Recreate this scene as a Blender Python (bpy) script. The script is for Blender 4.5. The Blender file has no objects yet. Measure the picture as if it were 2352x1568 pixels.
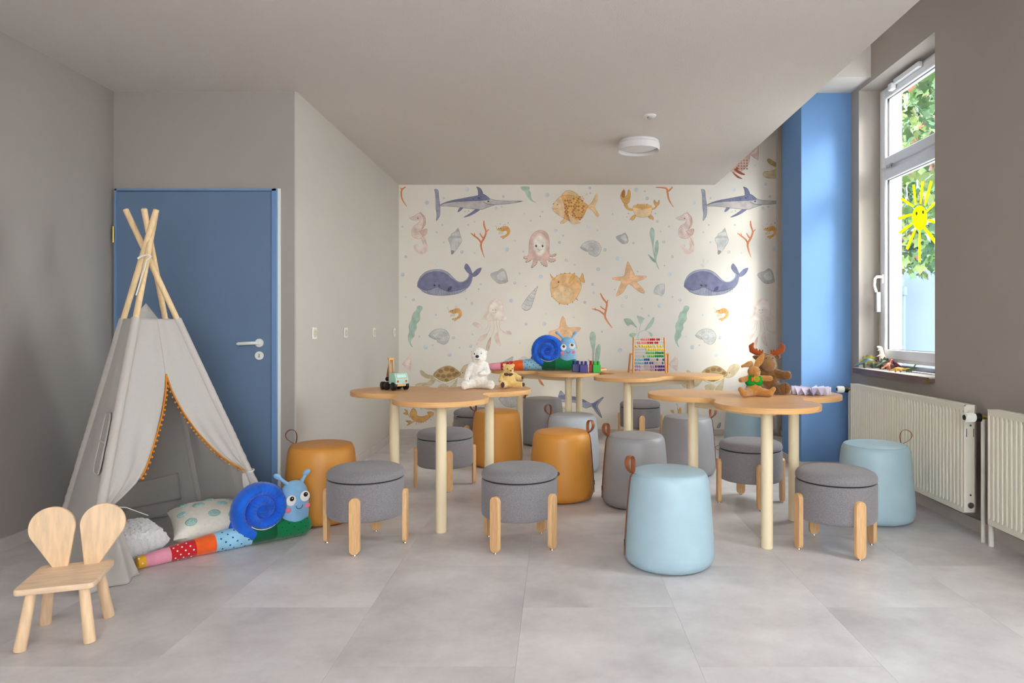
import bpy, bmesh, math, random
from mathutils import Vector, Matrix, noise
from mathutils.geometry import tessellate_polygon
random.seed(7)
PI = math.pi
SC = bpy.context.scene
C = SC.collection

# ------------------------------------------------------------------ camera
cam_data = bpy.data.cameras.new('camera')
cam = bpy.data.objects.new('camera', cam_data); C.objects.link(cam)
cam.location = (0, 0, 1.12); cam.rotation_euler = (PI/2, 0, 0)
cam_data.sensor_width = 36; cam_data.lens = 24
cam_data.shift_x = -(1277-1176)/2352; cam_data.shift_y = -(784-752)/2352
cam_data.clip_start = 0.05; cam_data.clip_end = 200
SC.camera = cam

# ------------------------------------------------------------------ world, sun, exposure
world = bpy.data.worlds.new('world'); SC.world = world
world.use_nodes = True
wn = world.node_tree.nodes; wl = world.node_tree.links; wn.clear()
wo = wn.new('ShaderNodeOutputWorld'); wb = wn.new('ShaderNodeBackground')
wb.inputs['Color'].default_value = (0.95, 0.97, 1.0, 1)
wb.inputs['Strength'].default_value = 7.0
wl.new(wb.outputs[0], wo.inputs[0])
sun_d = bpy.data.lights.new('sun', 'SUN'); sun_d.energy = 2.0; sun_d.angle = math.radians(20); sun_d.color = (1.0, 0.93, 0.82)
sun = bpy.data.objects.new('sun', sun_d); C.objects.link(sun)
sun.rotation_euler = Vector((-1, 1.0, -0.62)).to_track_quat('-Z', 'Y').to_euler()
SC.view_settings.view_transform = 'Standard'; SC.view_settings.look = 'None'
SC.view_settings.gamma = 1; SC.view_settings.use_curve_mapping = False
SC.view_settings.exposure = 1.24
SC.cycles.use_denoising = True
SC.cycles.max_bounces = 6; SC.cycles.diffuse_bounces = 5; SC.cycles.glossy_bounces = 3; SC.cycles.transmission_bounces = 4; SC.cycles.transparent_max_bounces = 8
SC.cycles.use_adaptive_sampling = True; SC.cycles.adaptive_threshold = 0.05; SC.cycles.adaptive_min_samples = 16; SC.cycles.caustics_reflective = False; SC.cycles.caustics_refractive = False
SC.cycles.sample_clamp_indirect = 6

# window openings on the right wall: (y0, y1)
WIN = [(4.18, 5.23), (6.05, 6.80), (1.75, 2.70)]
ZS, ZT = 0.815, 2.93          # sill top, soffit
XW, XG, XO = 2.32, 2.50, 2.65  # wall face, glazing plane, outer face
def portal(name, loc, rot, sx, sy):
    d = bpy.data.lights.new(name, 'AREA'); d.shape = 'RECTANGLE'; d.size = sx; d.size_y = sy
    d.cycles.is_portal = True
    o = bpy.data.objects.new(name, d); C.objects.link(o); o.location = loc; o.rotation_euler = rot
for i, (y0, y1) in enumerate(WIN):
    portal('window_portal', (XO+0.02, (y0+y1)/2, (ZS+ZT)/2), (PI/2, 0, PI/2), y1-y0, ZT-ZS)

# ------------------------------------------------------------------ helpers
def lin1(v):
    v /= 255.0
    return v/12.92 if v <= 0.04045 else ((v+0.055)/1.055)**2.4
def lin(c): return tuple(lin1(v) for v in c)
MATS = {}
def mat(name, c, rough=0.6, spec=0.4, vary=0.0, vscale=8, bump=0.0, bscale=40, sheen=0.0, metal=0.0, stretch=None, objrand=0.0, c2=None, emit=None, coat=0.0, detail=4, linear=False, trans=0.0):
    if name in MATS: return MATS[name]
    m = bpy.data.materials.new(name); m.use_nodes = True
    N = m.node_tree.nodes; L = m.node_tree.links
    b = N['Principled BSDF']
    col = tuple(c) if linear else lin(c)
    b.inputs['Base Color'].default_value = (*col, 1)
    b.inputs['Roughness'].default_value = rough
    b.inputs['Specular IOR Level'].default_value = spec
    b.inputs['Metallic'].default_value = metal
    if sheen: b.inputs['Sheen Weight'].default_value = sheen; b.inputs['Sheen Roughness'].default_value = 0.5
    if coat: b.inputs['Coat Weight'].default_value = coat; b.inputs['Coat Roughness'].default_value = 0.15
    if trans: b.inputs['Transmission Weight'].default_value = trans
    if emit: b.inputs['Emission Color'].default_value = (*col, 1); b.inputs['Emission Strength'].default_value = emit
    src = None
    if vary or bump or c2:
        tc = N.new('ShaderNodeTexCoord'); mp = N.new('ShaderNodeMapping')
        L.new(tc.outputs['Object'], mp.inputs[0])
        if stretch: mp.inputs['Scale'].default_value = stretch
    if vary or c2:
        n = N.new('ShaderNodeTexNoise'); n.inputs['Scale'].default_value = vscale; n.inputs['Detail'].default_value = detail
        L.new(mp.outputs[0], n.inputs['Vector'])
        r = N.new('ShaderNodeValToRGB')
        if c2:
            d2 = tuple(c2) if linear else lin(c2)
            r.color_ramp.elements[0].color = (*d2, 1); r.color_ramp.elements[1].color = (*col, 1)
        else:
            r.color_ramp.elements[0].color = (*[x*(1-vary) for x in col], 1)
            r.color_ramp.elements[1].color = (*[min(1, x*(1+vary)) for x in col], 1)
        r.color_ramp.elements[0].position = 0.35; r.color_ramp.elements[1].position = 0.65
        L.new(n.outputs['Fac'], r.inputs[0]); src = r.outputs[0]
    if objrand:
        oi = N.new('ShaderNodeObjectInfo'); mr = N.new('ShaderNodeMapRange')
        mr.inputs['To Min'].default_value = 1-objrand; mr.inputs['To Max'].default_value = 1+objrand
        L.new(oi.outputs['Random'], mr.inputs['Value'])
        mx = N.new('ShaderNodeMix'); mx.data_type = 'RGBA'; mx.blend_type = 'MULTIPLY'; mx.inputs[0].default_value = 1
        if src: L.new(src, mx.inputs[6])
        else: mx.inputs[6].default_value = (*col, 1)
        L.new(mr.outputs[0], mx.inputs[7]); src = mx.outputs[2]
    if src: L.new(src, b.inputs['Base Color'])
    if bump:
        n2 = N.new('ShaderNodeTexNoise'); n2.inputs['Scale'].default_value = bscale; n2.inputs['Detail'].default_value = 5
        L.new(mp.outputs[0], n2.inputs['Vector'])
        bp = N.new('ShaderNodeBump'); bp.inputs['Strength'].default_value = bump; bp.inputs['Distance'].default_value = 0.01
        L.new(n2.outputs['Fac'], bp.inputs['Height']); L.new(bp.outputs[0], b.inputs['Normal'])
    MATS[name] = m
    return m

class MB:
    """collects shapes into one mesh object"""
    def __init__(s): s.bm = bmesh.new(); s.mats = []; s.mi = 0
    def use(s, m):
        if m not in s.mats: s.mats.append(m)
        s.mi = s.mats.index(m); return s
    def _add(s, vs, fs, M=None):
        bv = [s.bm.verts.new(M @ Vector(v) if M else v) for v in vs]
        for f in fs:
            try: fc = s.bm.faces.new([bv[i] for i in f]); fc.material_index = s.mi
            except ValueError: pass
        return s
    def box(s, c, size, M=None, bev=0.0, seg=1):
        t = bmesh.new(); bmesh.ops.create_cube(t, size=1)
        for v in t.verts: v.co = Vector((v.co.x*size[0]+c[0], v.co.y*size[1]+c[1], v.co.z*size[2]+c[2]))
        if bev: bmesh.ops.bevel(t, geom=list(t.edges), offset=bev, segments=seg, affect='EDGES', profile=0.5)
        t.verts.ensure_lookup_table(); t.verts.index_update()
        vs = [v.co.copy() for v in t.verts]; fs = [[v.index for v in f.verts] for f in t.faces]; t.free()
        return s._add(vs, fs, M)
    def tube(s, pts, rad, seg=12, caps=True, M=None, flat=None, closed=False):
        pts = [Vector(p) for p in pts]; n = len(pts)
        if not hasattr(rad, '__len__'): rad = [rad]*n
        vs = []; fs = []; up = None
        for i, p in enumerate(pts):
            a = pts[(i-1) % n] if (i > 0 or closed) else p; b = pts[(i+1) % n] if (i < n-1 or closed) else p
            t = (b-a).normalized()
            if up is None:
                up = Vector((0, 0, 1)) if abs(t.z) < 0.95 else Vector((1, 0, 0))
                if flat: up = Vector(flat)
            x = t.cross(up)
            if x.length < 1e-6: x = t.orthogonal()
            x.normalize(); y = x.cross(t).normalized(); up = y
            r = rad[i]; rx, ry = (r if hasattr(r, '__len__') else (r, r))
            for k in range(seg):
                th = 2*PI*k/seg
                vs.append(p + x*math.cos(th)*rx + y*math.sin(th)*ry)
        m = n if closed else n-1
        for i in range(m):
            j = (i+1) % n
            for k in range(seg):
                k2 = (k+1) % seg
                fs.append([i*seg+k, i*seg+k2, j*seg+k2, j*seg+k])
        if caps and not closed:
            fs.append(list(range(seg))[::-1]); fs.append([(n-1)*seg+k for k in range(seg)])
        return s._add(vs, fs, M)
    def cyl(s, p0, p1, r0, r1=None, seg=20, M=None): return s.tube([p0, p1], [r0, r0 if r1 is None else r1], seg, True, M)
    def lathe(s, prof, seg=32, M=None, a0=0, a1=2*PI):
        vs = []; fs = []; full = abs(a1-a0-2*PI) < 1e-6; ns = seg if full else seg+1
        for r, z in prof:
            for k in range(ns):
                th = a0+(a1-a0)*k/seg
                vs.append((r*math.cos(th), r*math.sin(th), z))
        for i in range(len(prof)-1):
            for k in range(seg):
                k2 = (k+1) % ns
                fs.append([i*ns+k, i*ns+k2, (i+1)*ns+k2, (i+1)*ns+k])
        if full:
            if prof[0][0] > 1e-5: fs.append([k for k in range(ns)][::-1])
            if prof[-1][0] > 1e-5: fs.append([(len(prof)-1)*ns+k for k in range(ns)])
        return s._add(vs, fs, M)
    def ball(s, c, r, M=None, seg=20, rings=12, rot=None):
        if not hasattr(r, '__len__'): r = (r, r, r)
        R = rot or Matrix.Identity(3); c = Vector(c)
        vs = []; fs = []
        for i in range(rings+1):
            ph = PI*i/rings
            for k in range(seg):
                th = 2*PI*k/seg
                vs.append(c + R @ Vector((r[0]*math.sin(ph)*math.cos(th), r[1]*math.sin(ph)*math.sin(th), r[2]*math.cos(ph))))
        for i in range(rings):
            for k in range(seg):
                k2 = (k+1) % seg
                fs.append([i*seg+k, (i+1)*seg+k, (i+1)*seg+k2, i*seg+k2])
        return s._add(vs, fs, M)
    def prism(s, poly, z0, z1, M=None, bev=0.0):
        n = len(poly); vs = [(x, y, z0) for x, y in poly]+[(x, y, z1) for x, y in poly]
        fs = [[i, (i+1) % n, n+(i+1) % n, n+i] for i in range(n)]
        tri = tessellate_polygon([[Vector((x, y, 0)) for x, y in poly]])
        for t in tri: fs.append([t[2], t[1], t[0]]); fs.append([n+t[0], n+t[1], n+t[2]])
        return s._add(vs, fs, M)
    def grid(s, f, nu, nv, M=None):
        vs = [f(i/nu, j/nv) for i in range(nu+1) for j in range(nv+1)]
        fs = [[i*(nv+1)+j, (i+1)*(nv+1)+j, (i+1)*(nv+1)+j+1, i*(nv+1)+j+1] for i in range(nu) for j in range(nv)]
        return s._add(vs, fs, M)
    def mesh(s, name, smooth=True, merge=False):
        if merge: bmesh.ops.remove_doubles(s.bm, verts=s.bm.verts, dist=1e-5)
        bmesh.ops.recalc_face_normals(s.bm, faces=s.bm.faces)
        me = bpy.data.meshes.new(name); s.bm.to_mesh(me); s.bm.free()
        for m in s.mats: me.materials.append(m)
        if smooth:
            for p in me.polygons: p.use_smooth = True
            try: me.set_sharp_from_angle(angle=math.radians(38))
            except Exception: pass
        return me
    def build(s, name, m=None, parent=None, smooth=True, thick=0.0, sub=0, merge=False):
        if m is not None and not s.mats: s.mats = [m]
        o = bpy.data.objects.new(name, s.mesh(name, smooth, merge)); C.objects.link(o)
        if parent: o.parent = parent
        if thick:
            md = o.modifiers.new('solid', 'SOLIDIFY'); md.thickness = thick; md.offset = 0
        if sub:
            md = o.modifiers.new('sub', 'SUBSURF'); md.levels = sub; md.render_levels = sub
        return o

def tag(o, label=None, cat=None, group=None, kind=None):
    if label: o['label'] = label
    if cat: o['category'] = cat
    if group: o['group'] = group
    if kind: o['kind'] = kind
    return o
def thing(name, label, cat, loc=(0, 0, 0), rz=0, group=None):
    o = bpy.data.objects.new(name, None); C.objects.link(o); o.empty_display_size = 0.05
    o.location = loc; o.rotation_euler = (0, 0, rz)
    return tag(o, label, cat, group)
def struct(name, mb, m, **k):
    o = mb.build(name, m, **k); o['kind'] = 'structure'; return o
def RZ(a): return Matrix.Rotation(a, 4, 'Z')
def T(x, y, z): return Matrix.Translation((x, y, z))
def E3(rx=0, ry=0, rz=0): return Matrix.Rotation(rz, 3, 'Z') @ Matrix.Rotation(ry, 3, 'Y') @ Matrix.Rotation(rx, 3, 'X')

def blob(name, parts, m, parent=None, voxel=0.006, smooth=6, disp=0.0, dscale=60):
    """one continuous skin round a list of ellipsoids ('e',c,r,rot) and tapered limbs ('l',p0,p1,r0,r1)"""
    b = MB()
    for p in parts:
        if p[0] == 'e': b.ball(p[1], p[2], seg=20, rings=12, rot=p[3] if len(p) > 3 else None)
        else:
            p0, p1 = Vector(p[1]), Vector(p[2]); n = 8
            b.tube([p0.lerp(p1, i/n) for i in range(n+1)], [p[3]+(p[4]-p[3])*i/n for i in range(n+1)], 14)
            b.ball(p0, p[3], seg=14, rings=8); b.ball(p1, p[4], seg=14, rings=8)
    tmp = bpy.data.objects.new('tmp', b.mesh('tmp')); C.objects.link(tmp)
    r = tmp.modifiers.new('r', 'REMESH'); r.mode = 'VOXEL'; r.voxel_size = voxel
    s = tmp.modifiers.new('s', 'SMOOTH'); s.factor = 0.5; s.iterations = smooth
    dg = bpy.context.evaluated_depsgraph_get()
    me = bpy.data.meshes.new_from_object(tmp.evaluated_get(dg))
    old = tmp.data; bpy.data.objects.remove(tmp); bpy.data.meshes.remove(old)
    if disp:
        nv = [v.normal.copy() for v in me.vertices]
        for v, n in zip(me.vertices, nv): v.co += n*disp*noise.noise(v.co*dscale)
    me.name = name; me.materials.clear(); me.materials.append(m)
    for p in me.polygons: p.use_smooth = True
    o = bpy.data.objects.new(name, me); C.objects.link(o)
    if parent: o.parent = parent
    return o

def copy_tree(o, parent=None):
    c = o.copy(); C.objects.link(c); c.parent = parent
    for ch in o.children: copy_tree(ch, c)
    return c

F = 1568.0
def at(x, y, Y): return Vector(((x-1277)/F*Y, Y, 1.12-(y-752)/F*Y))   # image point -> room point at depth Y

# ------------------------------------------------------------------ materials
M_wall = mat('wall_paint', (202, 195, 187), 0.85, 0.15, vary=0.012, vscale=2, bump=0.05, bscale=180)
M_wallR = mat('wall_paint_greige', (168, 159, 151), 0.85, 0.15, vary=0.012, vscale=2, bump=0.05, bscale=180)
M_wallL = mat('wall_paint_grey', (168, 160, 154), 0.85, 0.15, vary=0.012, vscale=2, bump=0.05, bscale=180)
M_ceil = mat('ceiling_roughcast', (222, 214, 208), 0.9, 0.1, bump=0.35, bscale=140)
M_paper = mat('wallpaper', (236, 228, 217), 0.75, 0.2, vary=0.01, vscale=5, bump=0.03, bscale=260)
M_bluew = mat('blue_wall_paint', (112, 150, 200), 0.75, 0.2, bump=0.05, bscale=180)
M_bluedoor = mat('blue_door_lacquer', (104, 126, 156), 0.45, 0.4, vary=0.01, vscale=3)
M_white = mat('white_plastic', (236, 234, 228), 0.35, 0.5)
M_frame = mat('white_window_plastic', (236, 237, 240), 0.3, 0.5)
M_cream = mat('cream_metal', (240, 222, 186), 0.4, 0.4)
M_rad = mat('radiator_enamel', (234, 228, 212), 0.35, 0.5)
M_pipe = mat('pipe_paint', (226, 222, 212), 0.4, 0.4)
M_black = mat('black_plastic', (22, 22, 24), 0.4, 0.5)
M_steel = mat('steel', (190, 190, 192), 0.25, 0.5, metal=1.0)
M_brass = mat('brass', (190, 165, 90), 0.35, 0.5, metal=1.0)
M_fabric = mat('grey_felt', (136, 130, 134), 0.95, 0.1, vary=0.22, vscale=320, bump=0.25, bscale=500, sheen=0.25)
M_seam = mat('dark_seam', (52, 50, 54), 0.9, 0.1)
M_beech = mat('beech_wood', (226, 180, 130), 0.45, 0.35, vary=0.10, vscale=14, stretch=(14, 14, 1.2))
M_oak = mat('oak_laminate', (222, 170, 118), 0.42, 0.4, vary=0.10, vscale=7, stretch=(2.0, 16, 4), bump=0.03, bscale=60)
M_edge = mat('oak_edge_band', (222, 170, 112), 0.45, 0.35, vary=0.13, vscale=9, stretch=(1, 1, 60))
M_pine = mat('pale_pine', (236, 204, 158), 0.5, 0.3, vary=0.09, vscale=9, stretch=(9, 9, 1.4))
M_rubber = mat('rubberwood', (236, 204, 172), 0.45, 0.35, vary=0.09, vscale=6, stretch=(2, 9, 9))
M_rubberv = mat('rubberwood_upright', (240, 206, 168), 0.45, 0.35, vary=0.09, vscale=6, stretch=(10, 9, 1.2))
M_leather = mat('brown_leather', (150, 88, 56), 0.5, 0.4, vary=0.08, vscale=30)
M_linen = mat('grey_linen', (214, 207, 202), 0.95, 0.05, vary=0.02, vscale=90, bump=0.15, bscale=320, sheen=0.15)
def add_translucency(m, f):
    N = m.node_tree.nodes; L = m.node_tree.links; o = [n for n in N if n.type == 'OUTPUT_MATERIAL'][0]; b = N['Principled BSDF']
    t = N.new('ShaderNodeBsdfTranslucent'); t.inputs['Color'].default_value = (0.70, 0.67, 0.65, 1)
    x = N.new('ShaderNodeMixShader'); x.inputs[0].default_value = f
    L.new(b.outputs[0], x.inputs[1]); L.new(t.outputs[0], x.inputs[2]); L.new(x.outputs[0], o.inputs[0])
add_translucency(M_linen, 0.25)
def pouf_mat(n, c): return mat(n, c, 0.42, 0.4, vary=0.025, vscale=9, bump=0.06, bscale=240)
M_orange = pouf_mat('ochre_leatherette', (214, 146, 62))
M_pgrey = pouf_mat('grey_leatherette', (160, 158, 160))
M_pblue = pouf_mat('pale_blue_leatherette', (172, 198, 210))
M_pbg = pouf_mat('light_grey_leatherette', (178, 182, 188))
def glass_mat():
    m = bpy.data.materials.new('window_glass'); m.use_nodes = True
    N = m.node_tree.nodes; L = m.node_tree.links; N.clear()
    o = N.new('ShaderNodeOutputMaterial'); t = N.new('ShaderNodeBsdfTransparent'); g = N.new('ShaderNodeBsdfGlossy')
    g.inputs['Roughness'].default_value = 0.02; t.inputs['Color'].default_value = (0.94, 0.97, 0.97, 1)
    x = N.new('ShaderNodeMixShader'); x.inputs[0].default_value = 0.05; L.new(t.outputs[0], x.inputs[1]); L.new(g.outputs[0], x.inputs[2]); L.new(x.outputs[0], o.inputs[0])
    return m
M_glass = glass_mat()
def tile_mat():
    m = bpy.data.materials.new('concrete_look_vinyl'); m.use_nodes = True
    N = m.node_tree.nodes; L = m.node_tree.links; b = N['Principled BSDF']
    tc = N.new('ShaderNodeTexCoord'); oi = N.new('ShaderNodeObjectInfo')
    off = N.new('ShaderNodeVectorMath'); off.operation = 'MULTIPLY_ADD'
    L.new(oi.outputs['Random'], off.inputs[0]); off.inputs[1].default_value = (31, 17, 9); L.new(tc.outputs['Object'], off.inputs[2])
    n1 = N.new('ShaderNodeTexNoise'); n1.inputs['Scale'].default_value = 3.0; n1.inputs['Detail'].default_value = 9; n1.inputs['Roughness'].default_value = 0.66
    L.new(off.outputs[0], n1.inputs['Vector'])
    r = N.new('ShaderNodeValToRGB'); e = r.color_ramp.elements
    e[0].position = 0.3; e[0].color = (*lin((192, 185, 185)), 1); e[1].position = 0.7; e[1].color = (*lin((228, 222, 222)), 1)
    L.new(n1.outputs['Fac'], r.inputs[0])
    mr = N.new('ShaderNodeMapRange'); mr.inputs['To Min'].default_value = 0.94; mr.inputs['To Max'].default_value = 1.05
    L.new(oi.outputs['Random'], mr.inputs['Value'])
    mx = N.new('ShaderNodeMix'); mx.data_type = 'RGBA'; mx.blend_type = 'MULTIPLY'; mx.inputs[0].default_value = 1
    L.new(r.outputs[0], mx.inputs[6]); L.new(mr.outputs[0], mx.inputs[7]); L.new(mx.outputs[2], b.inputs['Base Color'])
    n2 = N.new('ShaderNodeTexNoise'); n2.inputs['Scale'].default_value = 9; L.new(off.outputs[0], n2.inputs['Vector'])
    m2 = N.new('ShaderNodeMapRange'); m2.inputs['To Min'].default_value = 0.30; m2.inputs['To Max'].default_value = 0.48
    L.new(n2.outputs['Fac'], m2.inputs['Value']); L.new(m2.outputs[0], b.inputs['Roughness'])
    b.inputs['Specular IOR Level'].default_value = 0.4
    return m
def paint_mat(name, c):
    m = bpy.data.materials.new(name); m.use_nodes = True
    N = m.node_tree.nodes; L = m.node_tree.links; N.clear()
    o = N.new('ShaderNodeOutputMaterial'); tr_ = N.new('ShaderNodeBsdfTransparent'); tl = N.new('ShaderNodeBsdfTranslucent')
    n_ = N.new('ShaderNodeTexNoise'); n_.inputs['Scale'].default_value = 60
    tr_.inputs['Color'].default_value = (*lin(c), 1); tl.inputs['Color'].default_value = (*lin(c), 1)
    x = N.new('ShaderNodeMixShader'); L.new(n_.outputs['Fac'], x.inputs[0]); L.new(tr_.outputs[0], x.inputs[1]); L.new(tl.outputs[0], x.inputs[2]); L.new(x.outputs[0], o.inputs[0])
    return m
M_tile = tile_mat()
M_base = mat('baseboard_tile', (206, 196, 190), 0.5, 0.3, vary=0.05, vscale=5)
# ------------------------------------------------------------------ room shell
XL, XM, YD, YB, ZC, XC, ZU, YR = -2.775, -1.63, 4.283, 7.08, 2.60, 1.646, 3.25, -2.2
floor = struct('floor', MB().box(((XL+XO)/2, (YR+YB)/2, -0.06), (XO-XL+0.4, YB-YR+0.4, 0.10)), mat('screed', (150, 144, 140), 0.9, 0.1))
TW, TL = 0.607, 0.953
def tile_mesh(x0, x1, y0, y1):
    b = MB().box(((x0+x1)/2, (y0+y1)/2, -0.005), (x1-x0-0.0012, y1-y0-0.0012, 0.010))
    return b
k = 0
xs = [-0.133+TW*i for i in range(-6, 6)]
for ci, xa in enumerate(xs):
    xb = xa+TW
    if xb < XL or xa > XW: continue
    yo = 3.21 if (ci % 2 == 1) else 3.21-TL/2
    j = -7
    while yo+TL*j < YB:
        y0, y1 = yo+TL*j, yo+TL*(j+1); j += 1
        y0c, y1c, x0c, x1c = max(y0, YR), min(y1, YB), max(xa, XL), min(xb, XW)
        if y1c-y0c < 0.01 or x1c-x0c < 0.01: continue
        b = MB().box((0, 0, -0.005), (x1c-x0c-0.0006, y1c-y0c-0.0006, 0.010))
        o = b.build('floor_tile', M_tile, floor, smooth=False); o.location = ((x0c+x1c)/2, (y0c+y1c)/2, 0)
# walls
struct('wall_left', MB().box((XL-0.06, (YR+YD)/2, ZC/2+0.05), (0.12, YD-YR+0.2, ZC+0.1)), M_wallL)
DX0, DX1, DZ = -2.752, -1.745, 1.985      # door opening
b = MB()
b.box(((XL+DX0)/2, YD+0.06, DZ/2), (DX0-XL, 0.12, DZ)).box(((XM-0.01+DX1)/2, YD+0.06, DZ/2), (XM-0.01-DX1, 0.12, DZ)).box(((XL+XM-0.01)/2, YD+0.06, (DZ+ZC)/2+0.02), (XM-0.01-XL, 0.12, ZC-DZ+0.04))
b.box(((XL+XM)/2-0.1, YD+0.20, DZ/2), (XM-XL-0.2, 0.04, DZ+0.1))
struct('wall_door', b, M_wallL)
struct('wall_middle', MB().box((XM-0.005, YD+0.06, ZC/2+0.05), (0.010, 0.12, ZC+0.1)).box((XM-0.06, (YD+0.12+YB)/2, ZC/2+0.05), (0.12, YB-YD-0.12, ZC+0.1)), M_wall)
wall_back = struct('wall_back', MB().box(((XM+XO)/2, YB+0.06, ZU/2), (XO-XM+0.3, 0.12, ZU+0.1)), M_paper)
b = MB()
ys = sorted(WIN); prev = YR-0.1
for (y0, y1) in ys:
    b.box(((XW+XO)/2, (prev+y0)/2, ZU/2), (XO-XW, y0-prev, ZU+0.1)); prev = y1
    b.box(((XW+XO)/2, (y0+y1)/2, (ZS-0.03)/2), (XO-XW, y1-y0, ZS-0.03)).box(((XW+XO)/2, (y0+y1)/2, (ZT+ZU+0.05)/2), (XO-XW, y1-y0, ZU+0.05-ZT))
b.box(((XW+XO)/2, (prev+YB)/2, ZU/2), (XO-XW, YB-prev, ZU+0.1))
struct('wall_right', b, M_wallR)
RX0, RX1, RZ0, RZ1 = -1.1, 2.2, 0.85, 2.45        # unseen window added behind the camera to let in fill light
b = MB()
b.box(((XL-0.1+RX0)/2, YR-0.06, ZU/2), (RX0-XL+0.1, 0.12, ZU+0.1)).box(((XO+0.1+RX1)/2, YR-0.06, ZU/2), (XO+0.1-RX1, 0.12, ZU+0.1)).box(((RX0+RX1)/2, YR-0.06, RZ0/2), (RX1-RX0, 0.12, RZ0)).box(((RX0+RX1)/2, YR-0.06, (RZ1+ZU)/2), (RX1-RX0, 0.12, ZU-RZ1))
struct('wall_rear', b, M_wall)
portal('window_portal', ((RX0+RX1)/2, YR-0.14, (RZ0+RZ1)/2), (-PI/2, 0, 0), RX1-RX0, RZ1-RZ0)
w5 = bpy.data.objects.new('window_4', None); C.objects.link(w5); w5['kind'] = 'structure'
b = MB()
for cx in (RX0+0.03, (RX0+RX1)/2, RX1-0.03): b.box((cx, YR-0.06, (RZ0+RZ1)/2), (0.06, 0.06, RZ1-RZ0))
for cz in (RZ0+0.03, RZ1-0.03): b.box(((RX0+RX1)/2, YR-0.06, cz), (RX1-RX0, 0.06, 0.06))
b.build('window_frame', M_frame, w5); MB().box(((RX0+RX1)/2, YR-0.06, (RZ0+RZ1)/2), (RX1-RX0, 0.006, RZ1-RZ0-0.06)).build('pane', M_glass, w5)
struct('ceiling', MB().box(((XL+XC)/2-0.05, (YR+YB)/2, ZC+0.05), (XC-XL+0.1, YB-YR+0.2, 0.10)).box((XC-0.05, (YR+YB)/2, (ZC+ZU)/2+0.03), (0.10, YB-YR+0.2, ZU-ZC-0.04)), M_ceil, smooth=False)
struct('ceiling_upper', MB().box(((XC+XO)/2-0.05, (YR+YB)/2, ZU+0.06), (XO-XC+0.2, YB-YR+0.3, 0.12)), M_ceil)
# blue pillar and the box beam over it
struct('wall_pillar', MB().box(((1.93+XW)/2, (5.37+5.82)/2, 1.49), (XW-1.93, 0.45, 2.96)), M_bluew)
struct('ceiling_beam', MB().box(((XC+XW)/2, (5.03+5.82)/2, (2.965+ZU)/2), (XW-XC, 0.79, ZU-2.965)), M_ceil)
struct('trim_1', MB().box((2.302, YB-0.025, ZU/2), (0.036, 0.05, ZU)).box((2.289, YB-0.02, ZU/2), (0.012, 0.036, ZU)), M_wall)
# baseboards
BH = 0.066
struct('baseboard_left', MB().box((XL+0.006, (YR+YD)/2, BH/2), (0.012, YD-YR, BH)), M_base)
struct('baseboard_middle', MB().box((XM+0.006, (YD+YB)/2, BH/2), (0.012, YB-YD, BH)), M_base)
struct('baseboard_back', MB().box(((XM+XW)/2, YB-0.006, BH/2), (XW-XM, 0.012, BH)), M_base)
struct('baseboard_door', MB().box(((XM+DX1)/2, YD-0.006, BH/2), (XM-DX1-0.03, 0.012, BH)), M_base)
struct('baseboard_right', MB().box((XW-0.006, (YR+5.37)/2, BH/2), (0.012, 5.37-YR, BH)).box((XW-0.006, (5.82+YB)/2, BH/2), (0.012, YB-5.82, BH)), M_base)
struct('baseboard_pillar', MB().box(((1.93+XW)/2, 5.364, BH/2), (XW-1.93+0.012, 0.012, BH)).box((1.924, 5.595, BH/2), (0.012, 0.46, BH)), M_base)

# ------------------------------------------------------------------ door
d = bpy.data.objects.new('door_1', None); C.objects.link(d); d['kind'] = 'structure'; d['label'] = 'blue flush door with white lever handle behind the teepee'
fr = MB()
M_jamb = mat('blue_frame_lacquer', (112, 146, 190), 0.4, 0.4)
fr.box((DX1-0.012, YD-0.004, DZ/2), (0.03, 0.05, DZ)).box((DX0+0.006, YD-0.004, DZ/2), (0.012, 0.05, DZ)).box(((DX0+DX1)/2, YD-0.004, DZ-0.006), (DX1-DX0, 0.05, 0.012))
fr.build('door_frame', M_jamb, d)
leaf = MB().box(((DX0+DX1)/2-0.012, YD+0.0, (DZ-0.012)/2+0.004), (DX1-DX0-0.042, 0.045, DZ-0.022), bev=0.003).build('door_leaf', M_bluedoor, d)
MB().box((DX1+0.011, YD-0.004, DZ/2), (0.018, 0.012, DZ+0.01)).build('architrave', M_white, d)
hx, hz = at(600, 787, YD).x, at(600, 787, YD).z
h = MB(); h.tube([(hx, YD-0.02, hz), (hx, YD-0.032, hz)], 0.026, 28); h.tube([(hx, YD-0.03, hz), (hx, YD-0.062, hz)], 0.010, 14)
h.tube([(hx, YD-0.055, hz), (hx-0.012, YD-0.066, hz), (hx-0.04, YD-0.068, hz-0.001), (hx-0.115, YD-0.066, hz-0.005), (hx-0.122, YD-0.06, hz-0.005)], [0.0105, 0.0105, 0.0105, 0.0105, 0.008], 14)
h.build('door_handle', M_white, d)
kz = at(600, 816, YD).z
kk = MB().use(M_white); kk.tube([(hx, YD-0.02, kz), (hx, YD-0.031, kz)], 0.0265, 28); kk.use(M_black).box((hx, YD-0.0315, kz+0.004), (0.0035, 0.001, 0.014)).use(M_steel).box((hx, YD-0.032, kz-0.008), (0.012, 0.002, 0.004))
kk.build('lock_rosette', None, d)
hg = MB(); hzz = at(268, 540, YD).z; hg.tube([(DX0-0.004, YD-0.034, hzz-0.05), (DX0-0.004, YD-0.034, hzz+0.05)], 0.007, 12)
hg.build('hinge', M_brass, d)

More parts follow.
